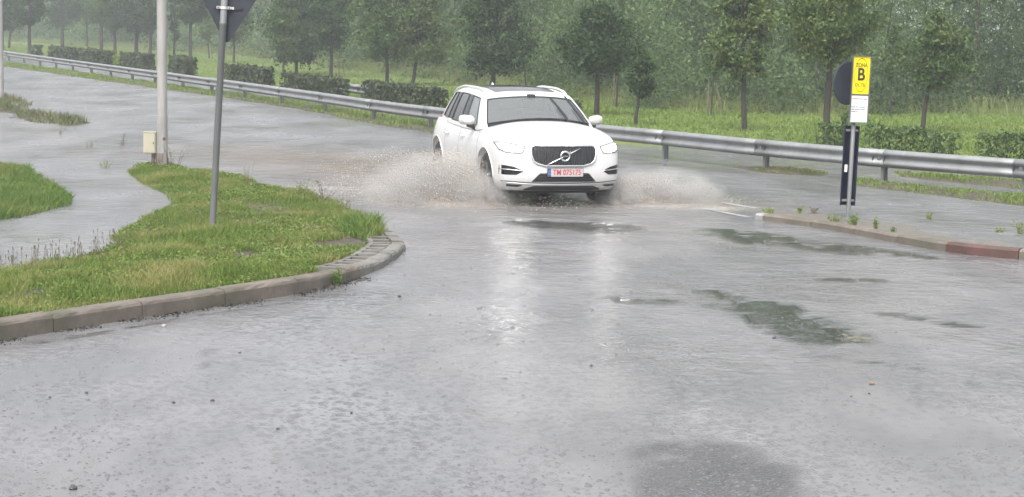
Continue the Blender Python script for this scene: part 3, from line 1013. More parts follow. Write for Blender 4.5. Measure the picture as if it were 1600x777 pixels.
# ------------------------------------------------------------------ clipped hedges
def hedge(x0, yb0, x1, yb1, ytop, mat, label, dens=900, leaf=0.09, deep=0.8):
    rs = np.random.RandomState(int(x0 + 17))
    deep *= 0.6
    s = F / G((x0 + x1) / 2, (yb0 + yb1) / 2, 0.05).y
    e = min(deep * 0.85 * s / 2, (x1 - x0) * 0.33)
    k = (yb1 - yb0) / (x1 - x0)
    a, b = G(x0 + e, yb0 + e * k, 0.05), G(x1 - e, yb1 - e * k, 0.05)
    mid = (a + b) / 2
    s = F / mid.y
    h = ((yb0 + yb1) / 2 - ytop) / s
    d = b - a
    L = d.length
    t = empty('hedge', (mid.x, mid.y, 0.03), math.atan2(d.y, d.x))
    tag(t, label, 'hedge', 'clipped hedge blocks along the path')
    n = int(L * h * 2 * dens + L * deep * dens)
    P = rs.uniform(-1, 1, (n, 3)) * np.array([L / 2, deep / 2, h / 2]) + np.array([0, 0, h / 2])
    # push most leaves to the clipped skin
    k = rs.rand(n)
    P[:, 1] = np.where(k < 0.45, np.sign(P[:, 1]) * (deep / 2 - np.abs(rs.normal(0, 0.05, n))), P[:, 1])
    P[:, 2] = np.where(k > 0.7, h - np.abs(rs.normal(0, 0.05, n)), P[:, 2])
    P[:, 2] += (fbm(P[:, 0] * 1.3 + x0, P[:, 1] * 2, 7) - 0.5) * 0.22 * (P[:, 2] / h) + np.where(rs.rand(n) < 0.04, rs.uniform(0, 0.12, n), 0)
    P[:, 1] += (fbm(P[:, 0] * 1.1, P[:, 2] * 2, 8) - 0.5) * 0.2
    V, Fs = leaves(P, rs.uniform(0.6, 1.3, n) * leaf, rs, -0.3, 0.6)
    link('foliage', np_mesh('foliage', V, Fs), mat, t)
    st = MB()
    for i in range(int(L / 0.22)):
        x = -L / 2 + 0.1 + i * 0.22 + rs.uniform(-0.05, 0.05)
        st.tube([(x, rs.uniform(-0.15, 0.15), -0.2), (x + rs.uniform(-0.1, 0.1), rs.uniform(-0.25, 0.25), h * 0.85)], [0.016, 0.006], 4, cap=False)
    st.build('stems', M['bark'], t, fix=False)
    return t


H1, H2 = M['hedge_leaf'], M['hedge_leaf_b']
hedge(50, 87, 66, 88, 71, H1, 'smallest far hedge block at the left of the row', 110, 0.26, 1.0)
hedge(77, 92, 122, 97, 75, H1, 'second hedge block from the left, greyed by rain', 110, 0.26, 1.0)
hedge(125, 97, 177, 105, 79, H1, 'third hedge block from the left, beside the bright shrub', 130, 0.22, 1.0)
hedge(189, 106, 240, 113, 85, H1, 'hedge block just left of the lamp post', 160, 0.2, 1.0)
hedge(264, 115, 305, 123, 90, H1, 'hedge block just right of the lamp post', 190, 0.18, 1.0)
hedge(350, 130, 427, 142, 104, H1, 'hedge block behind the triangular sign pole', 240, 0.15)
hedge(440, 146, 544, 161, 120, H1, 'long hedge block right of the triangular sign', 300, 0.13)
hedge(566, 163, 698, 184, 134, H1, 'longest hedge block ending at the car', 340, 0.12)
hedge(1272, 236, 1316, 241, 194, H2, 'short hedge block at the foot of the pale tree', 600, 0.085, 0.6)
hedge(1342, 244, 1505, 260, 201, H2, 'long fresh green hedge right of the parking sign', 560, 0.085, 0.6)
hedge(1517, 262, 1660, 277, 212, H2, 'fresh green hedge cut by the right edge of the picture', 560, 0.085, 0.6)


def shrub(bx, by, wpx, hpx, mat, label, n=700, leaf=0.12):
    rs = np.random.RandomState(int(bx))
    b = G(bx, by, 0.06)
    s = F / b.y
    t = empty('shrub', (b.x, b.y, 0.05))
    tag(t, label, 'shrub')
    w_, h = wpx / s, hpx / s
    P = rs.normal(size=(n, 3)) * np.array([w_ * 0.23, w_ * 0.23, h * 0.22]) + np.array([0, 0, h * 0.5])
    P[:, 2] = np.abs(P[:, 2])
    V, Fs = leaves(P, rs.uniform(0.6, 1.3, n) * leaf, rs, 0.0, 0.5)
    link('foliage', np_mesh('foliage', V, Fs), mat, t)
    st = MB()
    for i in range(7):
        st.tube([(0, 0, -0.1), tuple(P[i] * np.array([0.8, 0.8, 1]))], [0.02, 0.006], 5, cap=False)
    st.build('stem', M['bark'], t, fix=False)


M['bright'] = leafy('bright_leaf', (0.12, 0.19, 0.03), (0.24, 0.3, 0.06), 0.35)
shrub(185, 104, 17, 20, M['bright'], 'small bright yellow green shrub between two hedge blocks', 500, 0.2)
shrub(899, 176, 20, 20, H1, 'low dark shrub behind the car windscreen pillar', 500, 0.1)
shrub(1318, 240, 22, 70, H2, 'tall loose shrub behind the parking sign', 500, 0.09)

# ------------------------------------------------------------------ guardrail
def make_galv(name, c=(0.29, 0.30, 0.305), rough=0.5, metal=0.45):
    t = NT(name)
    p = t.pos()
    n = t.noise(p, 2.2, 5)
    st = t.noise(t.pos((6, 6, 0.6)), 1.0, 4)
    col = t.ramp(n, (0.3, tuple(x * 0.85 for x in c)), (0.7, c))
    col = t.mixc(t.ramp(st, (0.5, 0.0), (0.75, 0.55)), col, (0.16, 0.155, 0.14))
    t.set(Base_Color=col, Metallic=metal, Roughness=t.ramp(n, (0.3, rough), (0.7, rough + 0.2)))
    return t.m


M['galv'] = make_galv('galvanised_steel')
M['galv_dark'] = make_galv('galvanised_post', (0.25, 0.25, 0.25), 0.55, 0.6)
rail_px = [(-160, 57), (0, 79), (396, 130.5), (578, 155), (667, 166), (850, 186), (1033, 203), (1190, 218), (1376, 233.5), (1600, 249.5), (1800, 262)]
RZ = 0.57
rc, rlen = catmull([tuple(gp(x, y, RZ)) for x, y in rail_px], 1600)
rt = np.linspace(0, rlen, 1600)


def rail_at(s):
    p = np.array([np.interp(s, rt, rc[:, 0]), np.interp(s, rt, rc[:, 1])])
    d = np.array([np.interp(s + 0.3, rt, rc[:, 0]) - np.interp(s - 0.3, rt, rc[:, 0]), np.interp(s + 0.3, rt, rc[:, 1]) - np.interp(s - 0.3, rt, rc[:, 1])])
    d /= np.linalg.norm(d)
    return p, np.array([d[1], -d[0]])                # point, normal


def proj_x(p, z):
    q = CAM_R.T @ (np.array([p[0], p[1], z]) - np.array([0, 0, CAM_H]))
    return PW / 2 + F * q[0] / -q[2]


rail_px_x = np.array([proj_x(q, 0.3) for q in rc])
post_px = [-52, -32, -11, 11.5, 35, 60, 85, 111, 140, 170, 203.6, 239, 282, 327, 378, 436, 503, 579, 667, 760, 880, 1033, 1190, 1375, 1596, 1860]
post_s = [float(np.interp(x, rail_px_x, rt)) for x in post_px]
post_s = [s for s in post_s if s > 1]
sgn = -1 if rail_at(rlen / 2)[1][1] > 0 else 1       # towards the road
W = [(0.0, 0.57), (0.012, 0.572), (0.03, 0.55), (0.065, 0.532), (0.075, 0.505), (0.065, 0.478), (0.02, 0.448), (0.012, 0.42), (0.02, 0.392), (0.065, 0.362), (0.075, 0.335), (0.065, 0.308), (0.03, 0.29), (0.012, 0.268), (0.0, 0.27)]
rail = empty('guardrail', (0, 0, 0))
tag(rail, 'long galvanised steel guardrail curving along the flooded carriageway', 'guardrail')


def beam(s0, s1, dz, out, parent, name='rail_panel'):
    V, m = [], len(W)
    ns = max(3, int((s1 - s0) / 0.6))
    for i in range(ns + 1):
        p, nr = rail_at(s0 + (s1 - s0) * i / ns)
        for off, z in W:
            q = p + nr * sgn * (off + out)
            V.append((q[0], q[1], z + dz))
        for off, z in reversed(W):
            q = p + nr * sgn * (off + out - 0.006)
            V.append((q[0], q[1], z + dz))
    m2 = 2 * m
    Fs = [(i * m2 + j, i * m2 + (j + 1) % m2, (i + 1) * m2 + (j + 1) % m2, (i + 1) * m2 + j) for i in range(ns) for j in range(m2)]
    Fs += [tuple(range(m2)), tuple(ns * m2 + j for j in reversed(range(m2)))]
    o = MB().add(V, Fs).build(name, M['galv'], parent)
    for f in o.data.polygons:
        f.use_smooth = len(f.vertices) == 4
    return o


dzs = [random.uniform(-0.008, 0.008) for _ in range(40)]
for k, (a, b) in enumerate(zip(post_s[:-1], post_s[1:])):
    beam(a - 0.12, b + 0.12, dzs[k] * 0.5, 0.0 if k % 2 else 0.008, rail)
for s in post_s:
    p, nr = rail_at(s)
    ang = math.atan2(nr[1], nr[0])
    pm = MB()
    q = p - nr * sgn * 0.09
    rot = Matrix.Rotation(ang, 3, 'Z')
    for c, d in (((0, 0, 0.1), (0.11, 0.006, 0.86)), ((0.055, 0.025, 0.1), (0.006, 0.056, 0.86)), ((-0.055, 0.025, 0.1), (0.006, 0.056, 0.86))):
        pm.box(rot @ Vector(c) + Vector((q[0], q[1], 0)), d, rot)
    pm.box(rot @ Vector((sgn * 0.085, 0.0, 0.42)) + Vector((q[0], q[1], 0)), (0.09, 0.07, 0.18), rot)
    pm.build('post', M['galv_dark'], rail)
    bl = MB()
    bp = p + nr * sgn * 0.014
    bl.lathe([(0.0, 0.03), (0.016, 0.028), (0.02, 0.0)], 'x', 8)
    o = bl.build('bolt', M['galv_dark'], rail)
    o.matrix_local = Matrix.Translation((bp[0], bp[1], 0.42)) @ Matrix.Rotation(ang if sgn > 0 else ang + math.pi, 4, 'Z')

# a stretch of another guardrail, seen in the gap between two hedges
rc2 = [gp(x, y, RZ) for x, y in ((520, 127.5), (543, 130.5), (575, 134.5), (610, 139))]
rc_save, rt_save = rc, rt
rc, L2 = catmull([tuple(q) for q in rc2], 60)
rt = np.linspace(0, L2, 60)
r2 = empty('guardrail', (0, 0, 0))
tag(r2, 'short far guardrail showing in the gap between two long hedges', 'guardrail')
beam(0.1, L2 / 2, 0.0, 0.0, r2)
beam(L2 / 2 - 0.1, L2 - 0.1, 0.0, 0.008, r2)
for s in (0.6, L2 / 2, L2 - 0.6):
    p, nr = rail_at(s)
    MB().box((p[0] - nr[0] * sgn * 0.08, p[1] - nr[1] * sgn * 0.08, 0.1), (0.1, 0.06, 0.86)).build('post', M['galv_dark'], r2)
rc, rt = rc_save, rt_save

# ------------------------------------------------------------------ lamp posts
M['pole_paint'] = make_galv('pole_paint', (0.37, 0.36, 0.345), 0.5, 0.25)
M['pole_stain'] = simple('pole_base', (0.17, 0.14, 0.12), 0.7, 0.2, 0.5, 9, 0.4)
M['rust'] = simple('rust', (0.16, 0.06, 0.025), 0.9, 0.0, 0.4, 20, 0.5)
M['cream'] = simple('cabinet_cream', (0.44, 0.41, 0.31), 0.45, 0, 0.08, 5)
M['black_plastic'] = simple('black_plastic', (0.022, 0.022, 0.024), 0.45, 0, 0.2, 12)
M['lamp_glass'] = simple('lamp_glass', (0.6, 0.6, 0.58), 0.2, 0, 0.05, 3)


def lamp_post(px, py, r, label, lean=0.0, arm=1):
    b = G(px, py, 0.0)
    t = empty('lamp_post', (b.x, b.y, 0))
    t.rotation_euler = (0, lean, 0)
    tag(t, label, 'lamp post', 'street lamp posts')
    MB().lathe([(r * 1.02, -0.3), (r * 1.02, 0.9), (r, 0.92), (r * 0.98, 0.93), (r * 0.96, 4.0), (r * 0.7, 4.3), (r * 0.55, 8.0), (0, 8.02)], 'z', 20).build('pole', M['pole_paint'], t, smooth=True)
    MB().tube([(0, 0, 7.9), (0.3 * arm, 0, 8.2), (1.2 * arm, 0, 8.35)], [r * 0.5, r * 0.4, r * 0.35], 10).build('arm', M['pole_paint'], t, smooth=True)
    h = MB().box((1.55 * arm, 0, 8.36), (0.7, 0.26, 0.12)).build('lamp_head', M['galv_dark'], t, bevel=0.03)
    MB().box((1.6 * arm, 0, 8.29), (0.45, 0.2, 0.03)).build('lamp_glass', M['lamp_glass'], h)
    return t


lp = lamp_post(254, 264, 0.088, 'grey lamp post with a cream meter box standing at the grass tip', R(-0.1))
MB().lathe([(0.0925, -0.25), (0.0925, 0.26), (0.0905, 0.27)], 'z', 20).build('base_sleeve', M['pole_stain'], lp, smooth=True)
hatch = MB().box((0.056, -0.071, 0.32), (0.055, 0.012, 0.46), Matrix.Rotation(R(38), 3, 'Z')).build('hatch', M['pole_paint'], lp)
MB().box((0.045, -0.082, 0.52), (0.04, 0.012, 0.05), Matrix.Rotation(R(30), 3, 'Z')).build('rust_patch', M['rust'], lp)
lamp_post(1.0, 155, 0.10, 'grey lamp post cut by the left edge of the picture', R(0.0), -1)
cb = G(237, 262, 0.0)
cab = empty('meter_box', (cb.x - 0.02, cb.y - 0.02, 0))
tag(cab, 'cream electric meter box on a short dark stand beside the lamp post', 'meter box')
MB().box((0, 0, 0.43), (0.21, 0.16, 0.36)).build('cabinet', M['cream'], cab, bevel=0.008)
MB().box((0.0, -0.083, 0.43), (0.185, 0.008, 0.33)).build('door', M['cream'], cab, bevel=0.003)
MB().box((0.07, -0.09, 0.43), (0.014, 0.008, 0.03)).build('lock', M['black_plastic'], cab)
MB().box((0, 0, 0.615), (0.225, 0.175, 0.012)).build('lid', M['cream'], cab)
MB().tube([(0.05, 0, -0.2), (0.05, 0, 0.25)], 0.03, 10).build('stand', M['pole_stain'], cab)
MB().tube([(0.1, -0.02, -0.2), (0.1, -0.02, 0.25)], 0.018, 8).build('conduit', M['pole_stain'], cab)

# ------------------------------------------------------------------ give-way sign, seen from behind
M['sign_pole'] = make_galv('sign_pole_paint', (0.18, 0.19, 0.19), 0.5, 0.3)
M['sign_back'] = simple('sign_back_grey', (0.024, 0.029, 0.041), 0.55, 0.0, 0.12, 3)
M['sign_red'] = simple('sign_red', (0.5, 0.02, 0.02), 0.4)
M['sign_white'] = simple('sign_white', (0.75, 0.75, 0.74), 0.4, 0, 0.04)
M['clamp'] = make_galv('clamp_zinc', (0.75, 0.76, 0.76), 0.35, 0.6)
gb = G(332, 354, 0.09)
gw = empty('give_way_sign', (gb.x, gb.y, gb.z))
gw.rotation_euler = (0, R(3.0), 0)
tag(gw, 'triangular road sign seen from its grey back on a leaning pole', 'road sign')
MB().lathe([(0.040, -0.4), (0.041, 2.40), (0.044, 2.405), (0.044, 2.425), (0.041, 2.43), (0.041, 3.22), (0.0, 3.23)], 'z', 16).build('pole', M['sign_pole'], gw, smooth=True)
zt_ = 2.155
cxs = 0.045
side = 0.9
hgt = side * math.sqrt(3) / 2


def tri(sc_, r_=0.04):
    """rounded inverted triangle in x,z"""
    cz = zt_ + hgt * 2 / 3
    out = []
    for ang in (-90, 30, 150):
        cx_, cz_ = cxs + math.cos(R(ang)) * (hgt * 2 / 3 * sc_ - 2 * r_), cz + math.sin(R(ang)) * (hgt * 2 / 3 * sc_ - 2 * r_)
        for k in range(-60, 61, 20):
            out.append((cx_ + math.cos(R(ang + k)) * r_, cz_ + math.sin(R(ang + k)) * r_))
    return out


pl = MB().prism(tri(1.0), 1, 0.052, 0.056).build('plate', M['sign_back'], gw)
rim = MB()
a_, b_ = tri(1.0), tri(0.955)
n = len(a_)
V = [(x, 0.042, z) for x, z in a_] + [(x, 0.042, z) for x, z in b_] + [(x, 0.052, z) for x, z in a_] + [(x, 0.052, z) for x, z in b_]
Fs = []
for i in range(n):
    j = (i + 1) % n
    Fs += [(i, j, n + j, n + i), (2 * n + i, 3 * n + i, 3 * n + j, 2 * n + j), (i, 2 * n + i, 2 * n + j, j), (n + i, n + j, 3 * n + j, 3 * n + i)]
rim.add(V, Fs).build('rim', M['sign_back'], gw)
MB().prism(tri(0.99), 1, 0.057, 0.059).build('red_border', M['sign_red'], gw)
MB().prism(tri(0.72, 0.03), 1, 0.060, 0.062).build('white_centre', M['sign_white'], gw)
for z in (2.60, 2.88):
    c_ = MB().box((0.04, 0.045, z), (0.34, 0.016, 0.03)).build('bracket', M['black_plastic'], gw)
    cl = MB()
    cl.lathe([(0.0425, z - 0.016), (0.047, z - 0.016), (0.047, z + 0.016), (0.0425, z + 0.016)], 'z', 14)
    cl.box((-0.066, 0.0, z), (0.035, 0.04, 0.03)).box((0.066, 0.0, z), (0.035, 0.04, 0.03))
    cl.box((0.10, 0.03, z), (0.03, 0.02, 0.03)).build('clamp', M['clamp'], gw)
    for bx in (-0.066, 0.066):
        MB().lathe([(0.009, 0), (0.009, -0.012), (0, -0.012)], 'y', 8, (bx, -0.02, z)).build('bolt', M['black_plastic'], gw)

# ------------------------------------------------------------------ parking zone sign on the traffic island
M['zone_yellow'] = simple('zone_yellow', (0.80, 0.66, 0.0), 0.4, 0, 0.05)
M['zone_black'] = simple('zone_print_black', (0.03, 0.03, 0.02), 0.5)
M['zone_ring'] = simple('zone_print_olive', (0.25, 0.20, 0.01), 0.5)
M['zone_red'] = simple('zone_print_red', (0.7, 0.12, 0.12), 0.5)
M['zone_grey'] = simple('zone_print_grey', (0.2, 0.2, 0.22), 0.5)
M['frame_grey'] = simple('frame_grey', (0.16, 0.17, 0.18), 0.4, 0.5)
M['navy'] = simple('navy_plastic', (0.012, 0.016, 0.032), 0.35, 0, 0.2, 8)
zb = G(1325, 336, 0.04)
zs = empty('parking_sign', (zb.x, zb.y, zb.z))
zs.rotation_euler = (0, R(1.4), R(12))
tag(zs, 'yellow and white parking zone sign on a grey pole with navy sleeve', 'parking sign')
MB().lathe([(0.030, -0.4), (0.030, 2.12), (0, 2.125)], 'z', 16).build('pole', M['sign_pole'], zs, smooth=True)
ox, w2, z0, z1, zm = 0.045, 0.135, 1.265, 2.18, 1.648
fr = MB()
fr.box((ox, -0.055, z1 - 0.006), (2 * w2, 0.03, 0.012)).box((ox, -0.055, z0 + 0.006), (2 * w2, 0.03, 0.012))
fr.box((ox - w2 + 0.006, -0.055, (z0 + z1) / 2), (0.012, 0.03, z1 - z0 - 0.025)).box((ox + w2 - 0.006, -0.055, (z0 + z1) / 2), (0.012, 0.03, z1 - z0 - 0.025))
fr.box((ox, -0.052, zm), (2 * w2 - 0.026, 0.02, 0.010))
fr.build('frame', M['frame_grey'], zs)
MB().box((ox, -0.046, (z0 + z1) / 2), (2 * w2 - 0.02, 0.006, z1 - z0 - 0.02)).build('back_plate', M['frame_grey'], zs)
yp = MB().box((ox, -0.053, (zm + z1) / 2), (2 * w2 - 0.026, 0.006, z1 - zm - 0.022)).build('yellow_panel', M['zone_yellow'], zs)
wp = MB().box((ox, -0.053, (zm + z0) / 2), (2 * w2 - 0.026, 0.006, zm - z0 - 0.022)).build('white_panel', M['sign_white'], zs)
zc = (zm + z1) / 2
rg = MB()
n = 40
V = []
for k in range(n):
    a = 2 * math.pi * k / n
    for q in (1.0, 0.95):
        V.append((ox + math.cos(a) * 0.097 * q, -0.0575, zc + math.sin(a) * 0.232 * q))
rg.add(V, [(2 * k, (2 * k + 2) % (2 * n), (2 * k + 3) % (2 * n), 2 * k + 1) for k in range(n)])
rg.build('oval_ring', M['zone_ring'], yp, fix=False)
TX = lambda x, z: Matrix.Translation((x, -0.0575, z)) @ Matrix.Rotation(math.pi / 2, 4, 'X')
text_mesh('B', 0.235, M['zone_black'], 'lettering', yp, TX(ox, zc + 0.005), 0.0008, 0.006, 0.85)
text_mesh('ZONA', 0.072, M['zone_ring'], 'lettering', yp, TX(ox, zc + 0.135), 0.0008, 0.004, 0.8)
text_mesh('DL.TB.', 0.066, M['zone_ring'], 'lettering', yp, TX(ox, zc - 0.135), 0.0008, 0.001, 0.8)
ln = MB()
for x0, ww in ((-0.11, 0.10), (-0.005, 0.05), (0.05, 0.06)):
    ln.box((ox + x0 + ww / 2, -0.0572, zm - 0.055), (ww - 0.008, 0.001, 0.012))
ln.build('red_print', M['zone_red'], wp)
ln = MB()
for r_, ws in enumerate(((0.06, 0.05, 0.09), (0.05, 0.08, 0.07), (0.07, 0.03))):
    x = -0.115
    for ww in ws:
        ln.box((ox + x + ww / 2, -0.0572, zm - 0.165 - r_ * 0.032), (ww - 0.008, 0.001, 0.012))
        x += ww
ln.build('grey_print', M['zone_grey'], wp)
rd = MB().lathe([(0.0, 0.045), (0.29, 0.045), (0.30, 0.052), (0.30, 0.06), (0.0, 0.06)], 'y', 40, (0, 0, 0)).build('round_plate', M['sign_back'], zs, smooth=False)
rd.location = (-0.06, 0.03, 1.80)
rd.rotation_euler = (0, 0, R(28))
rd['label'] = 'round road sign facing away, dark back'
for z in (1.75, 1.9):
    MB().box((0, 0.0, z), (0.11, 0.09, 0.03)).build('clamp', M['galv_dark'], zs)
# the half-round sleeve that backs the pole
sl = MB()
n = 16
V = []
for z in (0.13, 1.22):
    for r_ in (0.112, 0.098):
        for k in range(n + 1):
            a = math.pi * k / n * 1.0
            V.append((-0.018 - math.cos(a) * r_, math.sin(a) * r_ * 0.8 - 0.005, z))
m = n + 1
Fs = []
for k in range(n):
    Fs += [(k, k + 1, 2 * m + k + 1, 2 * m + k), (m + k, 3 * m + k, 3 * m + k + 1, m + k + 1), (k, m + k, m + k + 1, k + 1), (2 * m + k, 2 * m + k + 1, 3 * m + k + 1, 3 * m + k)]
Fs += [(0, 2 * m, 3 * m, m), (n, m + n, 3 * m + n, 2 * m + n)]
sl.add(V, Fs).build('sleeve', M['navy'], zs)
MB().box((-0.075, -0.008, 0.64), (0.04, 0.006, 0.10)).build('sticker', M['sign_white'], zs)
for z in (0.2, 1.16):
    MB().box((0.0, 0.02, z), (0.2, 0.03, 0.03)).build('bracket', M['galv_dark'], zs)

# ------------------------------------------------------------------ traffic island on the right
ipx = [(1179, 343), (1230, 350), (1292, 359), (1350, 370), (1407, 381), (1462, 391), (1517, 399), (1600, 406), (1700, 414), (1800, 422)]
ic, ilen = catmull([tuple(gp(x, y)) for x, y in ipx], 400)
itt = np.linspace(0, ilen, 400)
M['kerb_red'] = make_concrete('kerb_worn_red', (0.12, 0.058, 0.05))
M['kerb_white'] = make_concrete('kerb_white_end', (0.40, 0.40, 0.39), 0.3)
ik = empty('kerb', (0, 0, 0))
tag(ik, 'low concrete kerb of the traffic island on the right, partly painted red', 'kerb', kind='structure')


def ipt(s):
    p = np.array([np.interp(s, itt, ic[:, 0]), np.interp(s, itt, ic[:, 1])])
    q = np.array([np.interp(s + 0.05, itt, ic[:, 0]) - np.interp(s - 0.05, itt, ic[:, 0]), np.interp(s + 0.05, itt, ic[:, 1]) - np.interp(s - 0.05, itt, ic[:, 1])])
    q /= np.linalg.norm(q)
    return p, np.array([-q[1], q[0]])


s = 0.0
while s < ilen - 0.1:
    L = 0.95 if s > 0.05 else 0.16
    x_ = proj_x(ipt(s + L / 2)[0], 0)
    mat_ = M['kerb_white'] if s < 0.05 else (M['kerb_red'] if 1505 < x_ < 1585 else M['kerb'])
    V = []
    ip = [(0.0, -0.2), (0.0, 0.08), (0.03, 0.105), (0.14, 0.105), (0.145, -0.2)]
    dz = random.uniform(-0.008, 0.008)
    for i in range(4):
        p, nr = ipt(s + 0.005 + (L - 0.01) * i / 3)
        for off, z in ip:
            q = p + nr * off
            V.append((q[0], q[1], z + (dz + (np.interp(s, [0, 1.5, 5], [-0.02, -0.005, 0.01]) if z > 0 else 0))))
    m = len(ip)
    Fs = [(i * m + j, i * m + (j + 1) % m, (i + 1) * m + (j + 1) % m, (i + 1) * m + j) for i in range(3) for j in range(m)] + [tuple(range(m - 1, -1, -1)), tuple(3 * m + j for j in range(m))]
    MB().add(V, Fs).build('kerb_stone', mat_, ik)
    s += L
ii = [tuple(ipt(s)[0] + ipt(s)[1] * 0.14) for s in np.linspace(0.1, ilen, 40)]
back = [tuple(gp(x, y)) for x, y in ((1800, 372), (1640, 362), (1520, 352), (1440, 342), (1370, 331), (1300, 324), (1240, 322), (1200, 326), (1186, 331))]
ipoly = np.array(ii + back)
ii_a = np.array(ii)


def isl2_z(P2, sd):
    dk = seg_dist(P2, ii_a, closed=False)
    z = np.interp(dk, [0, 0.25, 1.2, 3.0], [0.07, 0.055, 0.012, -0.05]) + (fbm(P2[:, 0] * 2.2, P2[:, 1] * 1.5, 91) - 0.5) * 0.05
    z = np.where((P2[:, 0] > 4.4), z - 0.012, z)
    return np.where(sd < 0, np.minimum(z, -0.02 - 0.1 * np.abs(sd)), z)


t = NT('gravelly_mud')
p_ = t.pos()
v_ = t.n('TexVoronoi', i_Vector=p_, i_Scale=45.0)
t.set(Base_Color=t.mixc(t.ramp(t.noise(p_, 3, 4), (0.35, 0.0), (0.65, 1.0)), (0.13, 0.112, 0.09), t.ramp(t.n('SeparateColor', i_Color=v_.outputs['Color']).outputs[0], (0.2, (0.07, 0.06, 0.05)), (0.9, (0.24, 0.22, 0.19)))),
      Roughness=0.35, Normal=t.bump(v_.outputs['Distance'], 0.6, 0.01))
M['gravel'] = t.m
o = mound('traffic_island', ipoly, isl2_z, M['gravel'], 0.07, 0.12)
tag(o, kind='structure')
# worn lane markings that show through the film of water
M['marking'] = make_concrete('road_paint', (0.36, 0.36, 0.355), 0.5)
for a, b, lab in (((1092, 325), (1172, 340), 'nearer'), ((1130, 317), (1182, 326), 'farther')):
    p, q = gp(*a), gp(*b)
    d = (q - p) / np.linalg.norm(q - p)
    nr = np.array([-d[1], d[0]]) * 0.055
    o = link('lane_marking', mesh_from('lane_marking', [(*(p + nr), 0.004), (*(p - nr), 0.004), (*(q - nr), 0.004), (*(q + nr), 0.004)], [(0, 1, 2, 3)]), M['marking'])
    tag(o, lab + ' thin white lane line beside the traffic island tip', 'lane marking', kind='structure')

# ------------------------------------------------------------------ the car (local: front at y=0 facing -y, length along +y)
def make_paint():
    t = NT('white_car_paint')
    n = t.noise(t.pos(obj=True), 1.2, 3)
    wet = t.noise(t.pos(obj=True), 60, 3)
    z = t.n('SeparateXYZ', i_Vector=t.pos(obj=True)).outputs[2]
    col = t.ramp(n, (0.3, (0.575, 0.575, 0.572)), (0.7, (0.61, 0.61, 0.607)))
    dirt = t.math('MULTIPLY', t.ramp(z, (0.25, 0.35), (0.6, 0.0)), t.noise(t.pos(obj=True), 5, 4))
    col = t.mixc(dirt, col, (0.38, 0.33, 0.27))
    t.set(Base_Color=col, Roughness=0.32, Coat_Weight=0.7, Coat_Roughness=0.06, Coat_Normal=t.bump(wet, 0.05, 0.003))
    return t.m


def make_glass(name, tint, film, alpha):
    """window: clear pane with a film of rain and sky reflection"""
    t = NT(name)
    n = t.noise(t.pos(obj=True), 45, 3)
    nr = t.bump(n, 0.12, 0.004)
    gl = t.n('BsdfGlossy', i_Color=(0.95, 0.97, 0.97), i_Roughness=0.04, i_Normal=nr)
    tr = t.n('BsdfTransparent', i_Color=tint)
    df = t.n('BsdfDiffuse', i_Color=(0.55, 0.58, 0.57))
    m1 = t.n('MixShader', i_0=film, i_1=tr, i_2=df)
    fr = t.n('Fresnel', i_IOR=1.5, i_Normal=nr)
    m2 = t.n('MixShader', i_0=t.math('MULTIPLY', fr.outputs[0], alpha), i_1=m1, i_2=gl)
    t.surf(m2)
    return t.m


def emit(name, col, st):
    t = NT(name)
    t.set(Base_Color=col, Emission_Color=col, Emission_Strength=st)
    return t.m


M['paint'] = make_paint()
M['glass'] = make_glass('windscreen_glass', (0.66, 0.74, 0.72), 0.20, 1.6)
M['glass_dark'] = make_glass('privacy_glass', (0.12, 0.125, 0.14), 0.05, 1.3)
M['black_gloss'] = simple('black_gloss', (0.012, 0.012, 0.014), 0.12, 0, 0.1, 10)
M['black_trim'] = simple('black_trim', (0.02, 0.02, 0.022), 0.5, 0, 0.2, 20)
M['chrome'] = simple('chrome', (0.72, 0.73, 0.74), 0.16, 1.0, 0.05, 4)
M['satin'] = simple('satin_silver', (0.60, 0.61, 0.62), 0.3, 0.8, 0.05, 4)
M['bar'] = simple('grille_bar_dark', (0.16, 0.165, 0.175), 0.35, 0.7, 0.1, 5)
M['rubber'] = simple('tyre_rubber', (0.018, 0.018, 0.018), 0.6, 0, 0.3, 20, 0.3)
M['alloy'] = simple('alloy', (0.42, 0.43, 0.44), 0.3, 0.8, 0.1, 6)
M['cabin'] = simple('cabin_dark', (0.03, 0.03, 0.032), 0.7, 0, 0.2, 6)
M['leather'] = simple('seat_leather', (0.07, 0.065, 0.06), 0.6, 0, 0.2, 6)
M['lamp_lens'] = simple('lamp_lens', (0.62, 0.64, 0.66), 0.08, 0.1, 0.1, 9, coat=1.0)
M['drl'] = emit('daylight_led', (1.0, 0.97, 0.90), 18.0)
M['beam_led'] = emit('low_beam_led', (1.0, 0.96, 0.86), 34.0)
M['plate_white'] = simple('plate_white', (0.46, 0.455, 0.45), 0.35, 0, 0.03)
M['plate_red'] = simple('plate_red', (0.48, 0.05, 0.06), 0.4)
M['plate_blue'] = simple('plate_blue', (0.02, 0.07, 0.32), 0.4)
M['plate_gold'] = simple('plate_gold', (0.8, 0.6, 0.05), 0.4)
M['red_lens'] = simple('tail_lens', (0.35, 0.01, 0.01), 0.15, 0, 0.1, 9, coat=1.0)

car = empty('car', (0, 0, 0))
tag(car, 'white crossover car ploughing through flood water with red lettered number plate', 'car')


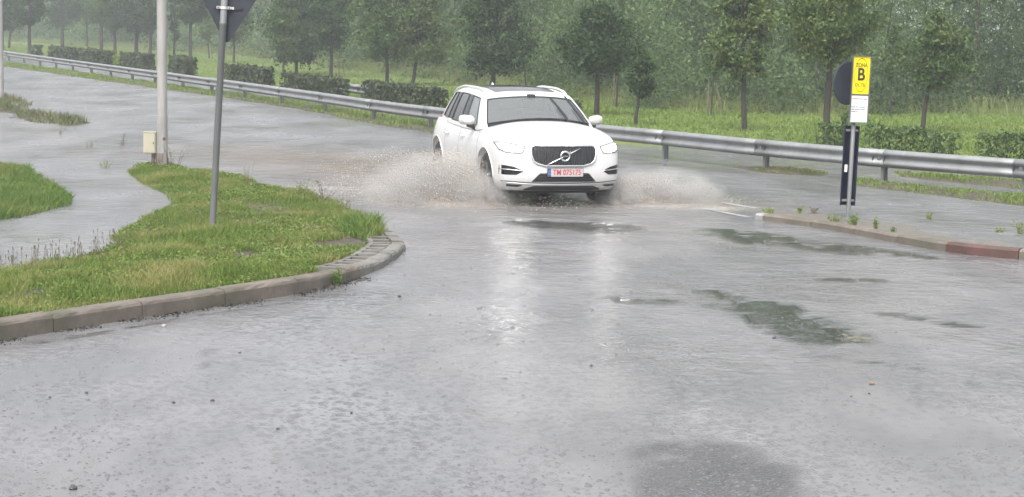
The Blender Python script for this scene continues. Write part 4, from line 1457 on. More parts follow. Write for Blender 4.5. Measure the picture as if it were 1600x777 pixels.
def lattice(A, B, C, Pf, tagf, open_bottom=False, levels=2):
    """closed cage over an (A x B x C) box, subdivided; faces keep the tag index"""
    na, nb, nc = len(A), len(B), len(C)
    idx, V, Fs, T = {}, [], [], []

    def vid(i, j, k):
        if (i, j, k) not in idx:
            idx[(i, j, k)] = len(V)
            V.append(Pf(i, j, k))
        return idx[(i, j, k)]

    def face(q, key):
        Fs.append([vid(*p) for p in q])
        T.append(tagf(*key))
    for i in range(na - 1):
        for k in range(nc - 1):
            face([(i, 0, k), (i + 1, 0, k), (i + 1, 0, k + 1), (i, 0, k + 1)], ('front', i, k))
            face([(i + 1, nb - 1, k), (i, nb - 1, k), (i, nb - 1, k + 1), (i + 1, nb - 1, k + 1)], ('rear', i, k))
    for j in range(nb - 1):
        for k in range(nc - 1):
            face([(0, j + 1, k), (0, j, k), (0, j, k + 1), (0, j + 1, k + 1)], ('right', j, k))
            face([(na - 1, j, k), (na - 1, j + 1, k), (na - 1, j + 1, k + 1), (na - 1, j, k + 1)], ('left', j, k))
    for i in range(na - 1):
        for j in range(nb - 1):
            face([(i, j, nc - 1), (i + 1, j, nc - 1), (i + 1, j + 1, nc - 1), (i, j + 1, nc - 1)], ('top', i, j))
            if not open_bottom:
                face([(i, j + 1, 0), (i + 1, j + 1, 0), (i + 1, j, 0), (i, j, 0)], ('bottom', i, j))
    me = mesh_from('cage', V, Fs, True)
    for p, t_ in zip(me.polygons, T):
        p.material_index = t_
    for _ in range(max(T) + 1):
        me.materials.append(M['paint'])
    return me


def evaluated(me, mods):
    o = bpy.data.objects.new('tmp_eval', me)
    COL.objects.link(o)
    for typ, kw in mods:
        md = o.modifiers.new(typ, typ)
        for k, v in kw.items():
            setattr(md, k, v)
    dg = bpy.context.evaluated_depsgraph_get()
    out = bpy.data.meshes.new_from_object(o.evaluated_get(dg))
    bpy.data.objects.remove(o)
    return out


def pick(me, tags, name, mat, parent, push=0.0, thick=0.0):
    """the faces of some tags as a mesh of their own"""
    bm = bmesh.new()
    bm.from_mesh(me)
    bm.normal_update()
    nm = {v.index: v.normal.copy() for v in bm.verts}
    if push:
        for v in bm.verts:
            v.co += v.normal * push
    bmesh.ops.delete(bm, geom=[f for f in bm.faces if f.material_index not in tags], context='FACES')
    for f in bm.faces:
        f.material_index = 0
        f.smooth = True
    out = bpy.data.meshes.new(name)
    bm.to_mesh(out)
    bm.free()
    return link(name, out, mat, parent)


# --- lower body
LA = [-1, -0.90, -0.62, -0.3, 0, 0.3, 0.62, 0.90, 1]
LB = [0, 0.18, 0.42, 0.66, 0.87, 1.10, 1.34, 1.55, 2.0, 2.5, 3.0, 3.4, 3.735, 4.05, 4.4, 4.60, 4.69]
LZ = [0.22, 0.29, 0.40, 0.56, 0.72, 0.86, None]
ROWW = [0.90, 0.955, 0.985, 0.99, 1.0, 0.985, 0.925]


def l_hw(y):
    return np.interp(y, [0, 0.3, 0.6, 0.9, 1.5, 2.5, 3.2, 3.75, 4.2, 4.5, 4.69], [0.865, 0.915, 0.94, 0.95, 0.938, 0.938, 0.945, 0.955, 0.935, 0.88, 0.80])


def l_ze(y):
    return np.interp(y, [0, 0.18, 0.42, 0.87, 1.12, 1.35, 2.0, 2.8, 3.4, 3.9, 4.3, 4.69], [0.885, 0.92, 0.965, 1.02, 1.035, 1.04, 1.035, 1.045, 1.065, 1.10, 1.10, 1.0])


def l_zc(y):
    return np.interp(y, [0, 0.18, 0.42, 0.87, 1.10, 1.34, 1.55, 2.0, 4.0, 4.4, 4.69], [0.945, 0.995, 1.055, 1.14, 1.175, 1.18, 0.95, 0.72, 0.72, 1.06, 1.02])


FPROF = [0.11, 0.035, 0.0, 0.012, 0.035, 0.065, 0.14]
RPROF = [-0.12, -0.03, 0.0, -0.01, -0.03, -0.06, -0.12]


def l_P(i, j, k):
    a, y = LA[i], LB[j]
    x = a * float(l_hw(y)) * (ROWW[k] if k not in (0, 6) or abs(a) > 0.95 else ROWW[k])
    if k == 6:
        if 1.5 < y < 4.2:
            z = float(l_ze(y)) if abs(a) > 0.85 else float(l_zc(y))
        else:
            z = float(l_zc(y) + (l_ze(y) - l_zc(y)) * abs(a) ** 2.4)
            if 0.3 < abs(a) < 0.95 and 0.1 < y < 1.2:
                z += 0.010
    else:
        z = LZ[k]
    yy = y
    fade = max(0.0, 1 - y / 0.66) ** 1.5
    bow = float(np.interp(abs(a), [0, 0.3, 0.62, 0.90, 1], [0, 0.012, 0.055, 0.135, 0.21]))
    yy += fade * (bow + FPROF[k])
    fr_ = max(0.0, (y - 4.05) / 0.64) ** 1.5
    yy += fr_ * (RPROF[k] - float(np.interp(abs(a), [0, 0.62, 0.9, 1], [0, 0.05, 0.16, 0.28])))
    return (x, yy, z)


def l_tag(f, u, v):
    if f == 'top' and 1.5 <= LB[v] < 4.05 and 1 <= u <= 6:
        return 1
    if f == 'bottom':
        return 2
    if f in ('left', 'right') and v == 0 and 0.9 < LB[u] < 3.6:
        return 2
    return 0


cage = lattice(LA, LB, LZ, l_P, l_tag)
arch = MB()
for yw in (0.92, 3.785):
    for sx in (-1, 1):
        arch.tube([(sx * 0.62, yw, 0.395), (sx * 1.3, yw, 0.395)], 0.405, 40)
arch_o = arch.build('tmp_arch', M['paint'], None)
low = evaluated(cage, [('SUBSURF', dict(levels=3, render_levels=3)), ('BOOLEAN', dict(operation='DIFFERENCE', object=arch_o, solver='EXACT'))])
body = pick(low, [0], 'body', M['paint'], car)
pick(low, [1], 'cabin_tub', M['cabin'], car)
pick(low, [2], 'underbody', M['black_trim'], car)
bpy.data.objects.remove(arch_o)
solid = evaluated(cage, [('SUBSURF', dict(levels=3, render_levels=3))])
bm_ = bmesh.new()
bm_.from_mesh(solid)
BV = BVHTree.FromBMesh(bm_)
bm_.free()


def front_y(x, z):
    h = BV.ray_cast(Vector((x, -1.5, z)), Vector((0, 1, 0)))
    return h[0].y if h[0] else 0.5


def side_x(y, z, sx):
    h = BV.ray_cast(Vector((sx * 2.0, y, z)), Vector((-sx, 0, 0)))
    return h[0].x if h[0] else sx * 0.9


def front_patch(name, xs, top, bot, off, mat, parent, rows=4, depth=0.02):
    """panel that follows the nose: columns xs between the curves top(x) and bot(x), standing off by `off`"""
    V, m = [], rows + 1
    for x in xs:
        zt, zb_ = top(x), bot(x)
        for r_ in range(m):
            z = zb_ + (zt - zb_) * r_ / rows
            V.append((x, front_y(x, z) - off, z))
    n0 = len(V)
    V += [(v[0], v[1] + depth, v[2]) for v in V]
    n = len(xs)
    Fs = [(i * m + r_, (i + 1) * m + r_, (i + 1) * m + r_ + 1, i * m + r_ + 1) for i in range(n - 1) for r_ in range(rows)]
    rim = [i * m for i in range(n)] + [(n - 1) * m + r_ for r_ in range(1, m)] + [i * m + rows for i in range(n - 2, -1, -1)] + [r_ for r_ in range(rows - 1, 0, -1)]
    for a, b in zip(rim, rim[1:] + rim[:1]):
        Fs.append((a, n0 + a, n0 + b, b))
    return MB().add(V, Fs).build(name, mat, parent, smooth=False)


def pw(pts):
    xs_, zs_ = [p[0] for p in pts], [p[1] for p in pts]
    return lambda x: float(np.interp(x, xs_, zs_))


def front_tube(name, pts, r, off, mat, parent, n=8, closed=False, sub=6):
    P = []
    pts = list(pts) + ([pts[0]] if closed else [])
    for (x0, z0), (x1, z1) in zip(pts[:-1], pts[1:]):
        for q in range(sub):
            x, z = x0 + (x1 - x0) * q / sub, z0 + (z1 - z0) * q / sub
            P.append((x, front_y(x, z) - off, z))
    x, z = pts[-1]
    P.append((x, front_y(x, z) - off, z))
    return MB().tube(P, r, n).build(name, mat, parent, smooth=True)


# --- grille
gr_out = [(-0.42, 0.868), (0.42, 0.868), (0.465, 0.853), (0.478, 0.82), (0.475, 0.74), (0.45, 0.66), (0.40, 0.622), (0.28, 0.590), (-0.28, 0.590), (-0.40, 0.622), (-0.45, 0.66), (-0.475, 0.74), (-0.478, 0.82), (-0.465, 0.853)]
gtop = pw([(-0.475, 0.83), (-0.46, 0.857), (-0.42, 0.866), (0.42, 0.866), (0.46, 0.857), (0.475, 0.83)])
gbot = pw([(-0.475, 0.74), (-0.45, 0.66), (-0.40, 0.622), (-0.28, 0.592), (0.28, 0.592), (0.40, 0.622), (0.45, 0.66), (0.475, 0.74)])
gx = sorted(set(np.round(np.r_[np.linspace(-0.474, 0.474, 41), -0.45, -0.40, -0.28, 0.28, 0.40, 0.45], 4)))
grille = front_patch('grille', gx, gtop, gbot, 0.004, M['black_gloss'], car)
front_tube('grille_frame', gr_out, 0.0135, 0.012, M['chrome'], grille, closed=True)
for k in range(21):
    x = -0.44 + k * 0.044
    zt, zb_ = gtop(x) - 0.018, gbot(x) + 0.018
    V = []
    for z in np.linspace(zb_, zt, 5):
        y = front_y(x, z)
        V += [(x - 0.006, y - 0.004, z), (x, y - 0.022, z), (x + 0.006, y - 0.004, z)]
    Fs = [(3 * i, 3 * i + 1, 3 * i + 4, 3 * i + 3) for i in range(4)] + [(3 * i + 1, 3 * i + 2, 3 * i + 5, 3 * i + 4) for i in range(4)]
    MB().add(V, Fs).build('grille_bar', M['bar'], grille, fix=False)
front_tube('emblem_bar', [(-0.262, 0.606), (0.238, 0.838)], 0.010, 0.028, M['chrome'], grille)
ey = front_y(0, 0.727)
em = MB().lathe([(0.050, -0.006), (0.052, -0.016), (0.066, -0.020), (0.078, -0.012), (0.080, 0.0), (0.05, 0.002)], 'y', 36, (0, ey - 0.026, 0.727)).build('emblem', M['chrome'], grille, smooth=True)
MB().lathe([(0, -0.014), (0.052, -0.012), (0.052, 0.0)], 'y', 30, (0, ey - 0.026, 0.727)).build('emblem_disc', M['black_gloss'], grille)
text_mesh('VOLVO', 0.022, M['satin'], 'lettering', grille, Matrix.Translation((0, ey - 0.0415, 0.727)) @ Matrix.Rotation(math.pi / 2, 4, 'X'), 0.0006, 0.0006)
# emblem's arrow, upper right
ar = Matrix.Translation((0.063, ey - 0.026, 0.727 + 0.063))
MB().box((0.066, ey - 0.034, 0.727 + 0.060), (0.035, 0.012, 0.02), Matrix.Rotation(R(-25), 3, 'Y')).build('emblem_arrow', M['chrome'], grille)

# --- bumper openings
ix = list(np.round(np.linspace(-0.47, 0.47, 33), 4))
intake = front_patch('lower_intake', ix, pw([(-0.47, 0.372), (-0.36, 0.488), (0.36, 0.488), (0.47, 0.372)]), pw([(-0.47, 0.366), (0.47, 0.366)]), 0.006, M['black_trim'], car)
for z in (0.40, 0.43, 0.46):
    w_ = float(np.interp(z, [0.372, 0.488], [0.45, 0.35]))
    front_tube('intake_slat', [(-w_, z), (w_, z)], 0.004, 0.010, M['black_gloss'], intake, 6, sub=14)
front_patch('skid_plate', list(np.linspace(-0.56, 0.56, 29)), pw([(-0.56, 0.262), (-0.44, 0.305), (0.44, 0.305), (0.56, 0.262)]), pw([(-0.56, 0.235), (0.56, 0.235)]), 0.006, M['black_trim'], car)
front_tube('bumper_line', [(-0.86, 0.372), (-0.5, 0.352), (0, 0.346), (0.5, 0.352), (0.86, 0.372)], 0.006, 0.002, M['black_trim'], car, 6, sub=8)
front_tube('bumper_strip', [(-0.85, 0.352), (-0.5, 0.332), (0, 0.326), (0.5, 0.332), (0.85, 0.352)], 0.009, 0.004, M['satin'], car, 6, sub=8)
for sx in (-1, 1):
    X = lambda v: sorted([sx * q for q in v])

    def mir(pts):
        return pw(sorted([(sx * a, b) for a, b in pts]))
    xs_ = X(list(np.linspace(0.60, 0.885, 12)))
    vent = front_patch('side_vent', xs_, mir([(0.60, 0.522), (0.72, 0.575), (0.85, 0.596), (0.885, 0.59)]), mir([(0.60, 0.512), (0.68, 0.462), (0.885, 0.462)]), 0.005, M['black_gloss'], car)
    front_tube('vent_strip', [(sx * 0.60, 0.518), (sx * 0.72, 0.530), (sx * 0.888, 0.540)], 0.008, 0.012, M['chrome'], vent, 6)
    xs_ = X(list(np.linspace(0.60, 0.80, 9)))
    front_patch('fog_recess', xs_, mir([(0.60, 0.318), (0.80, 0.325)]), mir([(0.60, 0.305), (0.66, 0.285), (0.80, 0.295)]), 0.004, M['black_trim'], car)
    # headlight
    hx = X(list(np.linspace(0.555, 0.895, 18)))
    hl = front_patch('headlight', hx, mir([(0.555, 0.868), (0.70, 0.893), (0.84, 0.915), (0.895, 0.905)]), mir([(0.555, 0.845), (0.60, 0.775), (0.80, 0.775), (0.87, 0.80), (0.895, 0.84)]), 0.005, M['lamp_lens'], car)
    front_tube('headlight_seal', [(sx * a, b) for a, b in [(0.555, 0.858), (0.70, 0.888), (0.84, 0.908), (0.90, 0.898), (0.885, 0.81), (0.80, 0.768), (0.60, 0.768)]], 0.006, 0.004, M['black_trim'], hl, 6, closed=True)
    front_patch('daylight_bar', X(list(np.linspace(0.60, 0.84, 12))), mir([(0.60, 0.851), (0.84, 0.858)]), mir([(0.60, 0.834), (0.84, 0.840)]), 0.011, M['drl'], hl, 1, 0.01)
    front_patch('daylight_fork', X(list(np.linspace(0.79, 0.845, 4))), mir([(0.79, 0.878), (0.845, 0.884)]), mir([(0.79, 0.815), (0.845, 0.82)]), 0.010, M['drl'], hl, 2, 0.01)
    for cx_ in (0.635, 0.715):
        y0_ = front_y(sx * cx_, 0.808)
        MB().lathe([(0, -0.012), (0.018, -0.010), (0.026, 0.0)], 'y', 16, (sx * cx_, y0_ - 0.008, 0.805)).build('low_beam', M['beam_led'], hl)
    for x0_ in (0.3,):
        pass

# --- number plate
py_ = front_y(0, 0.5) - 0.022
npl = MB().box((0, py_, 0.500), (0.53, 0.012, 0.122)).build('number_plate', M['black_trim'], car)
MB().box((0.0, py_ - 0.007, 0.500), (0.52, 0.003, 0.112)).build('plate_face', M['plate_white'], npl)
MB().box((-0.237, py_ - 0.0095, 0.500), (0.044, 0.003, 0.110)).build('blue_band', M['plate_blue'], npl)
st_ = MB()
for k in range(12):
    a = 2 * math.pi * k / 12
    st_.box((-0.237 + math.cos(a) * 0.013, py_ - 0.0115, 0.522 + math.sin(a) * 0.013), (0.004, 0.001, 0.004))
st_.build('star_ring', M['plate_gold'], npl)
TP = lambda x, z: Matrix.Translation((x, py_ - 0.0095, z)) @ Matrix.Rotation(math.pi / 2, 4, 'X')
text_mesh('RO', 0.03, M['plate_white'], 'country_letters', npl, Matrix.Translation((-0.237, py_ - 0.0120, 0.478)) @ Matrix.Rotation(math.pi / 2, 4, 'X'), 0.0006)
text_mesh('TM 075175', 0.112, M['plate_red'], 'lettering', npl, TP(0.022, 0.500), 0.0008, 0.0022, 0.80)

# --- greenhouse
GA = [-1, -0.945, -0.72, -0.35, 0, 0.35, 0.72, 0.945, 1]
GC = [0, 0.06, 0.5, 0.945, 1.0]
GYB = [1.08, 1.44, 2.40, 2.48, 3.28, 3.36, 3.95, 4.22, 4.52]
GYT = [1.84, 1.99, 2.46, 2.53, 3.22, 3.30, 3.68, 3.92, 4.10]


def g_P(i, j, k):
    a, c = GA[i], GC[k]
    yb, yt = GYB[j], GYT[j]
    bow_b = float(np.interp(abs(a), [0, 0.35, 0.72, 0.945, 1], [0, 0.03, 0.12, 0.22, 0.25]))
    if j == 0:
        yb += bow_b
        yt += bow_b * 0.5
    if j == len(GYB) - 1:
        yb -= bow_b * 0.6
        yt -= bow_b * 0.3
    hb = float(np.interp(GYB[j], [1.08, 1.44, 2.5, 3.4, 4.0, 4.52], [0.865, 0.885, 0.885, 0.875, 0.82, 0.72]))
    ht = float(np.interp(GYT[j], [1.84, 2.0, 2.5, 3.3, 4.10], [0.675, 0.685, 0.685, 0.66, 0.58]))
    zb_ = float(l_ze(GYB[j])) - 0.03 + (0.115 * (1 - abs(a) ** 2) + 0.04 if j == 0 else 0)
    zt = float(np.interp(GYT[j], [1.84, 2.0, 2.5, 2.95, 3.4, 3.8, 4.10], [1.545, 1.575, 1.62, 1.635, 1.625, 1.59, 1.545])) - 0.055 * abs(a) ** 3
    y = yb + (yt - yb) * c
    x = a * (hb + (ht - hb) * c + 0.02 * math.sin(math.pi * c))
    z = zb_ + (zt - zb_) * c
    if k == len(GC) - 1 and abs(a) > 0.95:
        z -= 0.012
    if j == 0:
        y -= 0.03 * math.sin(math.pi * c)
    return (x, y, z)


def g_tag(f, u, v):
    if f == 'front' and 1 <= u <= 6 and v in (1, 2):
        return 1
    if f == 'front' and 1 <= u <= 6 and v == 0:
        return 7
    if f == 'rear' and 1 <= u <= 6 and v in (1, 2):
        return 2
    if f in ('left', 'right') and v in (1, 2):
        k = {1: 3, 3: 4, 5: 5, 2: 8, 4: 9}.get(u)
        if k:
            return k if f == 'left' else k + 7
    if f == 'top' and 2 <= u <= 5 and 1 <= v <= 4:
        return 6
    return 0


cage = lattice(GA, GYB, GC, g_P, g_tag, open_bottom=True)
gh = evaluated(cage, [('SUBSURF', dict(levels=3, render_levels=3))])
roof = pick(gh, [0], 'roof', M['paint'], car)
md = roof.modifiers.new('shell', 'SOLIDIFY')
md.thickness, md.offset = 0.025, -1
pick(gh, [7], 'windscreen_cowl', M['black_gloss'], car, -0.002)
for k in (8, 9, 15, 16):
    pick(gh, [k], 'window_pillar', M['black_gloss'], car, -0.002)
pick(gh, [1], 'windscreen', M['glass'], car, -0.004)
pick(gh, [2], 'rear_window', M['glass_dark'], car, -0.004)
pick(gh, [6], 'sunroof', M['black_gloss'], car, 0.001)
for k, nm_ in ((3, 'door_window'), (4, 'rear_door_window'), (5, 'quarter_window')):
    pick(gh, [k], nm_, M['glass_dark'] if k > 3 else M['glass'], car, -0.004)
    pick(gh, [k + 7], nm_, M['glass_dark'] if k > 3 else M['glass'], car, -0.004)
bm_ = bmesh.new()
bm_.from_mesh(gh)
BG = BVHTree.FromBMesh(bm_)
bm_.free()


def ws(x, z, off=0.0):
    h = BG.ray_cast(Vector((x, -1, z)), Vector((0, 1, 0)))
    return Vector((x, (h[0].y if h[0] else 1.5) - off, z))


# black rubber seals along the edge of every pane
def seal(pane, r_):
    bm = bmesh.new()
    bm.from_mesh(pane.data)
    nxt = {}
    for e in bm.edges:
        if len(e.link_faces) == 1:
            for v, u in ((e.verts[0], e.verts[1]), (e.verts[1], e.verts[0])):
                nxt.setdefault(v.index, []).append(u.index)
    co = {v.index: v.co.copy() + v.normal * 0.005 for v in bm.verts}
    bm.free()
    start = next(iter(nxt))
    loop, prev = [start], None
    while len(loop) < 2000:
        c = [q for q in nxt[loop[-1]] if q != prev]
        prev = loop[-1]
        if not c or c[0] == start:
            break
        loop.append(c[0])
    P = [co[i] for i in loop] + [co[start]]
    MB().tube(P, r_, 6, cap=False).build('window_seal', M['black_trim'], pane, smooth=True)


for pane in [o_ for o_ in car.children if o_.name.split('.')[0] in ('windscreen', 'door_window', 'rear_door_window', 'quarter_window', 'rear_window')]:
    seal(pane, 0.010 if pane.name.startswith('windscreen') else 0.008)
M['headliner'] = simple('headliner', (0.2, 0.195, 0.185), 0.8)
roof.data.materials.append(M['headliner'])
md.material_offset = 1
# wipers caught halfway up the glass
for base, tip in (((0.40, 1.165), (0.27, 1.47)), ((0.69, 1.14), (0.54, 1.48))):
    wpr = MB()
    a_, b_ = np.array(base), np.array(tip)
    wpr.tube([ws(*(a_ + (b_ - a_) * q), 0.05 - 0.02 * q) for q in (0, 0.3, 0.6)], [0.016, 0.013, 0.011], 6)
    w_o = wpr.build('wiper', M['black_trim'], car)
    bl = MB()
    bl.tube([ws(*(a_ + (b_ - a_) * q + np.array([0.03, 0.0])), 0.016) for q in np.linspace(0.12, 1.05, 9)], 0.012, 6)
    bl.build('blade', M['black_trim'], w_o)
# roof rails and antenna
for sx in (-1, 1):
    P = []
    for y in np.linspace(1.98, 3.95, 16):
        h = BG.ray_cast(Vector((sx * 0.615, y, 3)), Vector((0, 0, -1)))
        z = h[0].z if h[0] else 1.55
        e = min((y - 1.98) / 0.15, (3.95 - y) / 0.25, 1)
        P.append((sx * 0.62, y, z + 0.026 * math.sqrt(max(e, 0))))
    MB().tube(P, 0.017, 8).build('roof_rail', M['paint'], car, smooth=True)
MB().add([(-0.02, 3.82, 1.575), (0.02, 3.82, 1.575), (0.03, 4.0, 1.55), (-0.03, 4.0, 1.55), (0, 3.96, 1.65), (0, 3.9, 1.63)], [(0, 1, 5), (1, 2, 4, 5), (3, 0, 5, 4), (2, 3, 4)]).build('antenna_fin', M['paint'], car)

# --- sides: mirrors, handles, door seams, sills, wheels
def side_tube(name, pts, r, off, sx, mat, parent, sub=6):
    P = []
    for (y0, z0), (y1, z1) in zip(pts[:-1], pts[1:]):
        for q in range(sub + 1):
            y, z = y0 + (y1 - y0) * q / sub, z0 + (z1 - z0) * q / sub
            P.append((side_x(y, z, sx) + sx * off, y, z))
    P = [p for i, p in enumerate(P) if i == 0 or (Vector(p) - Vector(P[i - 1])).length > 1e-4]
    return MB().tube(P, r, 6).build(name, mat, parent, smooth=True)


def make_wheel(yw, sx):
    c = (sx * 0.80, yw, 0.36)
    wh = bpy.data.objects.new('wheel', None)
    COL.objects.link(wh)
    wh.parent = car
    wh.location = c
    d = 0.118
    MB().lathe([(0.25, -d), (0.33, -d), (0.355, -d * 0.8), (0.362, -d * 0.4), (0.362, d * 0.4), (0.355, d * 0.8), (0.33, d), (0.25, d)], 'x', 48).build('tyre', M['rubber'], wh, smooth=True)
    rim_ = MB()
    rim_.lathe([(0.25, sx * 0.112), (0.262, sx * 0.112), (0.262, -sx * 0.1), (0.24, -sx * 0.1), (0.235, sx * 0.095), (0.25, sx * 0.112)], 'x', 48)
    for k in range(5):
        for dv in (-0.16, 0.16):
            a = 2 * math.pi * k / 5 + dv
            rot = Matrix.Rotation(a, 3, 'X')
            rim_.box(rot @ Vector((sx * 0.085, 0, 0.145)), (0.03, 0.026, 0.2), rot)
    rim_.lathe([(0, sx * 0.105), (0.06, sx * 0.10), (0.075, sx * 0.07), (0.075, 0)], 'x', 20)
    rim_.build('rim', M['alloy'], wh)
    MB().lathe([(0, sx * 0.03), (0.17, sx * 0.03), (0.17, 0.0), (0, 0.0)], 'x', 32).build('brake_disc', M['galv_dark'], wh)
    return wh


for sx in (-1, 1):
    make_wheel(0.92, sx)
    make_wheel(3.785, sx)
    # mirror: a swollen box shell
    mb = mesh_from('mirror', [(a * 0.115, b * 0.055 + (0.03 if a * sx > 0 else 0), c * 0.075 - (0.0 if a * sx < 0 else -0.012)) for c in (-1, 1) for b in (-1, 1) for a in (-1, 1)], [(0, 2, 3, 1), (4, 5, 7, 6), (0, 1, 5, 4), (2, 6, 7, 3), (0, 4, 6, 2), (1, 3, 7, 5)])
    bm_ = bmesh.new()
    bm_.from_mesh(mb)
    bmesh.ops.bevel(bm_, geom=bm_.edges[:], offset=0.022, segments=2, affect='EDGES')
    bm_.to_mesh(mb)
    bm_.free()
    mm = evaluated(mb, [('SUBSURF', dict(levels=2, render_levels=2))])
    mm.polygons.foreach_set('use_smooth', [True] * len(mm.polygons))
    mm.materials.clear()
    mo = link('mirror', mm, M['paint'], car, (sx * 1.0, 1.70, 1.145))
    MB().tube([(-sx * 0.15, 0.0, -0.13), (-sx * 0.08, 0, -0.09), (sx * 0.0, 0, -0.07)], [0.03, 0.028, 0.022], 8).build('mirror_arm', M['black_trim'], mo)
    MB().box((0, 0.062, 0.005), (0.17, 0.006, 0.11)).build('mirror_glass', M['black_gloss'], mo)
    for y in (2.25, 3.18):
        hx_ = side_x(y, 0.885, sx)
        MB().tube([(hx_ + sx * 0.005, y - 0.09, 0.885), (hx_ + sx * 0.035, y - 0.07, 0.888), (hx_ + sx * 0.035, y + 0.07, 0.892), (hx_ + sx * 0.005, y + 0.09, 0.892)], 0.012, 8).build('door_handle', M['paint'], car, smooth=True)
    for pts in ([(1.40, 1.0), (1.36, 0.8), (1.36, 0.45), (1.42, 0.36)], [(2.46, 1.02), (2.47, 0.8), (2.47, 0.36)], [(3.35, 1.06), (3.36, 0.9), (3.28, 0.7), (3.18, 0.5), (3.16, 0.36)]):
        side_tube('door_seam', pts, 0.0035, -0.0015, sx, M['black_trim'], car)
    side_tube('sill_trim', [(1.32, 0.30), (2.2, 0.30), (3.3, 0.30)], 0.012, 0.0, sx, M['satin'], car)
    # black edge of the wheel arches
    for yw in (0.92, 3.785):
        P = []
        for k in range(19):
            a = math.pi * (k / 18 * 1.1 - 0.05)
            y, z = yw + math.cos(a) * 0.41, 0.395 + math.sin(a) * 0.41
            P.append((side_x(y, min(z, 0.95), sx) + sx * 0.002, y, z))
        MB().tube(P, 0.010, 6).build('arch_trim', M['paint'], car, smooth=True)
    tl = MB()
    tl.box((sx * 0.66, 4.46, 0.98), (0.10, 0.09, 0.26)).build('tail_light', M['red_lens'], car, bevel=0.02)
front_tube('bonnet_seam', [(-0.80, 0.918), (-0.5, 0.905), (-0.3, 0.895), (0.3, 0.895), (0.5, 0.905), (0.80, 0.918)], 0.0028, -0.001, M['black_trim'], car, 6)

# black panel and bar added under the nose to deepen the shade there
MB().box((0, 0.95, 0.20), (1.45, 1.3, 0.03)).build('nose_shade_panel', M['black_trim'], car)
MB().box((0, 1.6, 0.17), (1.3, 0.03, 0.16)).build('nose_shade_bar', M['black_trim'], car)
# --- inside
MB().box((0, 1.62, 0.94), (1.45, 0.5, 0.20)).build('dashboard', M['cabin'], car, bevel=0.06)
MB().box((0, 2.7, 0.60), (1.5, 2.6, 0.10)).build('cabin_floor', M['cabin'], car)
for sx in (-1, 1):
    st_ = MB().box((sx * 0.37, 2.52, 0.98), (0.46, 0.14, 0.56), Matrix.Rotation(R(-14), 3, 'X')).build('seat', M['leather'], car, bevel=0.05)
    MB().box((sx * 0.37, 2.60, 1.33), (0.25, 0.09, 0.17)).build('headrest', M['leather'], st_, bevel=0.035)
MB().box((0, 3.45, 0.95), (1.3, 0.16, 0.6), Matrix.Rotation(R(-14), 3, 'X')).build('rear_seat', M['leather'], car, bevel=0.05)
sw = MB()
cw_ = Vector((0.37, 2.02, 1.03))
rot = Matrix.Rotation(R(-62), 3, 'X')
sw.tube([cw_ + rot @ Vector((math.cos(a) * 0.18, math.sin(a) * 0.18, 0)) for a in np.linspace(0, 2 * math.pi, 25)], 0.015, 6)
sw.tube([cw_ + rot @ Vector((-0.18, 0, 0)), cw_ + rot @ Vector((0.18, 0, 0))], 0.02, 6)
sw.build('steering_wheel', M['cabin'], car)
MB().box((0, 1.80, 1.455), (0.25, 0.05, 0.07)).build('rear_view_mirror', M['cabin'], car, bevel=0.02)
MB().box((0, 1.77, 1.49), (0.12, 0.09, 0.09)).build('sensor_housing', M['cabin'], car, bevel=0.02)

CAR_YAW = R(16)
cpos = G(882, 325, 0.0)
car.location = (cpos.x, cpos.y, 0.0)
car.rotation_euler = (0, 0, CAR_YAW)

# ------------------------------------------------------------------ spray thrown up by the wheels
def make_spray(name, c):
    t = NT(name)
    rnd = t.n('NewGeometry').outputs['Random Per Island']
    col = t.ramp(rnd, (0.0, tuple(x * 0.7 for x in c)), (1.0, c))
    t.set(Base_Color=col, Roughness=0.25, IOR=1.33)
    tr = t.n('BsdfTranslucent', i_Color=col)
    m1 = t.n('MixShader', i_0=0.45, i_1=t.b, i_2=tr)
    tp = t.n('BsdfTransparent')
    m2 = t.n('MixShader', i_0=0.5, i_1=m1, i_2=tp)
    t.surf(m2)
    return t.m


M['spray'] = make_spray('muddy_spray', (0.91, 0.85, 0.78))
M['foam'] = make_spray('muddy_foam', (0.78, 0.72, 0.66))


def drops(P, size, rs):
    """tiny bipyramids"""
    n = len(P)
    base = np.array([[1, 0, -0.5], [-0.5, 0.87, -0.5], [-0.5, -0.87, -0.5], [0, 0, 1.0]])
    q = rs.normal(size=(n, 4))
    q /= np.linalg.norm(q, axis=1)[:, None]
    w_, x, y, z = q.T
    Rm = np.stack([np.stack([1 - 2 * (y * y + z * z), 2 * (x * y - z * w_), 2 * (x * z + y * w_)], -1), np.stack([2 * (x * y + z * w_), 1 - 2 * (x * x + z * z), 2 * (y * z - x * w_)], -1), np.stack([2 * (x * z - y * w_), 2 * (y * z + x * w_), 1 - 2 * (x * x + y * y)], -1)], 1)
    V = np.einsum('nij,kj->nki', Rm, base) * np.asarray(size)[:, None, None] + P[:, None, :]
    Fs = (np.arange(n) * 4)[:, None, None] + np.array([[0, 2, 1], [0, 1, 3], [1, 2, 3], [2, 0, 3]])[None]
    return V.reshape(-1, 3), Fs.reshape(-1, 3)


cyaw = np.array([[math.cos(CAR_YAW), -math.sin(CAR_YAW)], [math.sin(CAR_YAW), math.cos(CAR_YAW)]])


def c2w(P):
    o = P.copy()
    o[:, :2] = P[:, :2] @ cyaw.T + np.array([car.location.x, car.location.y])
    return o


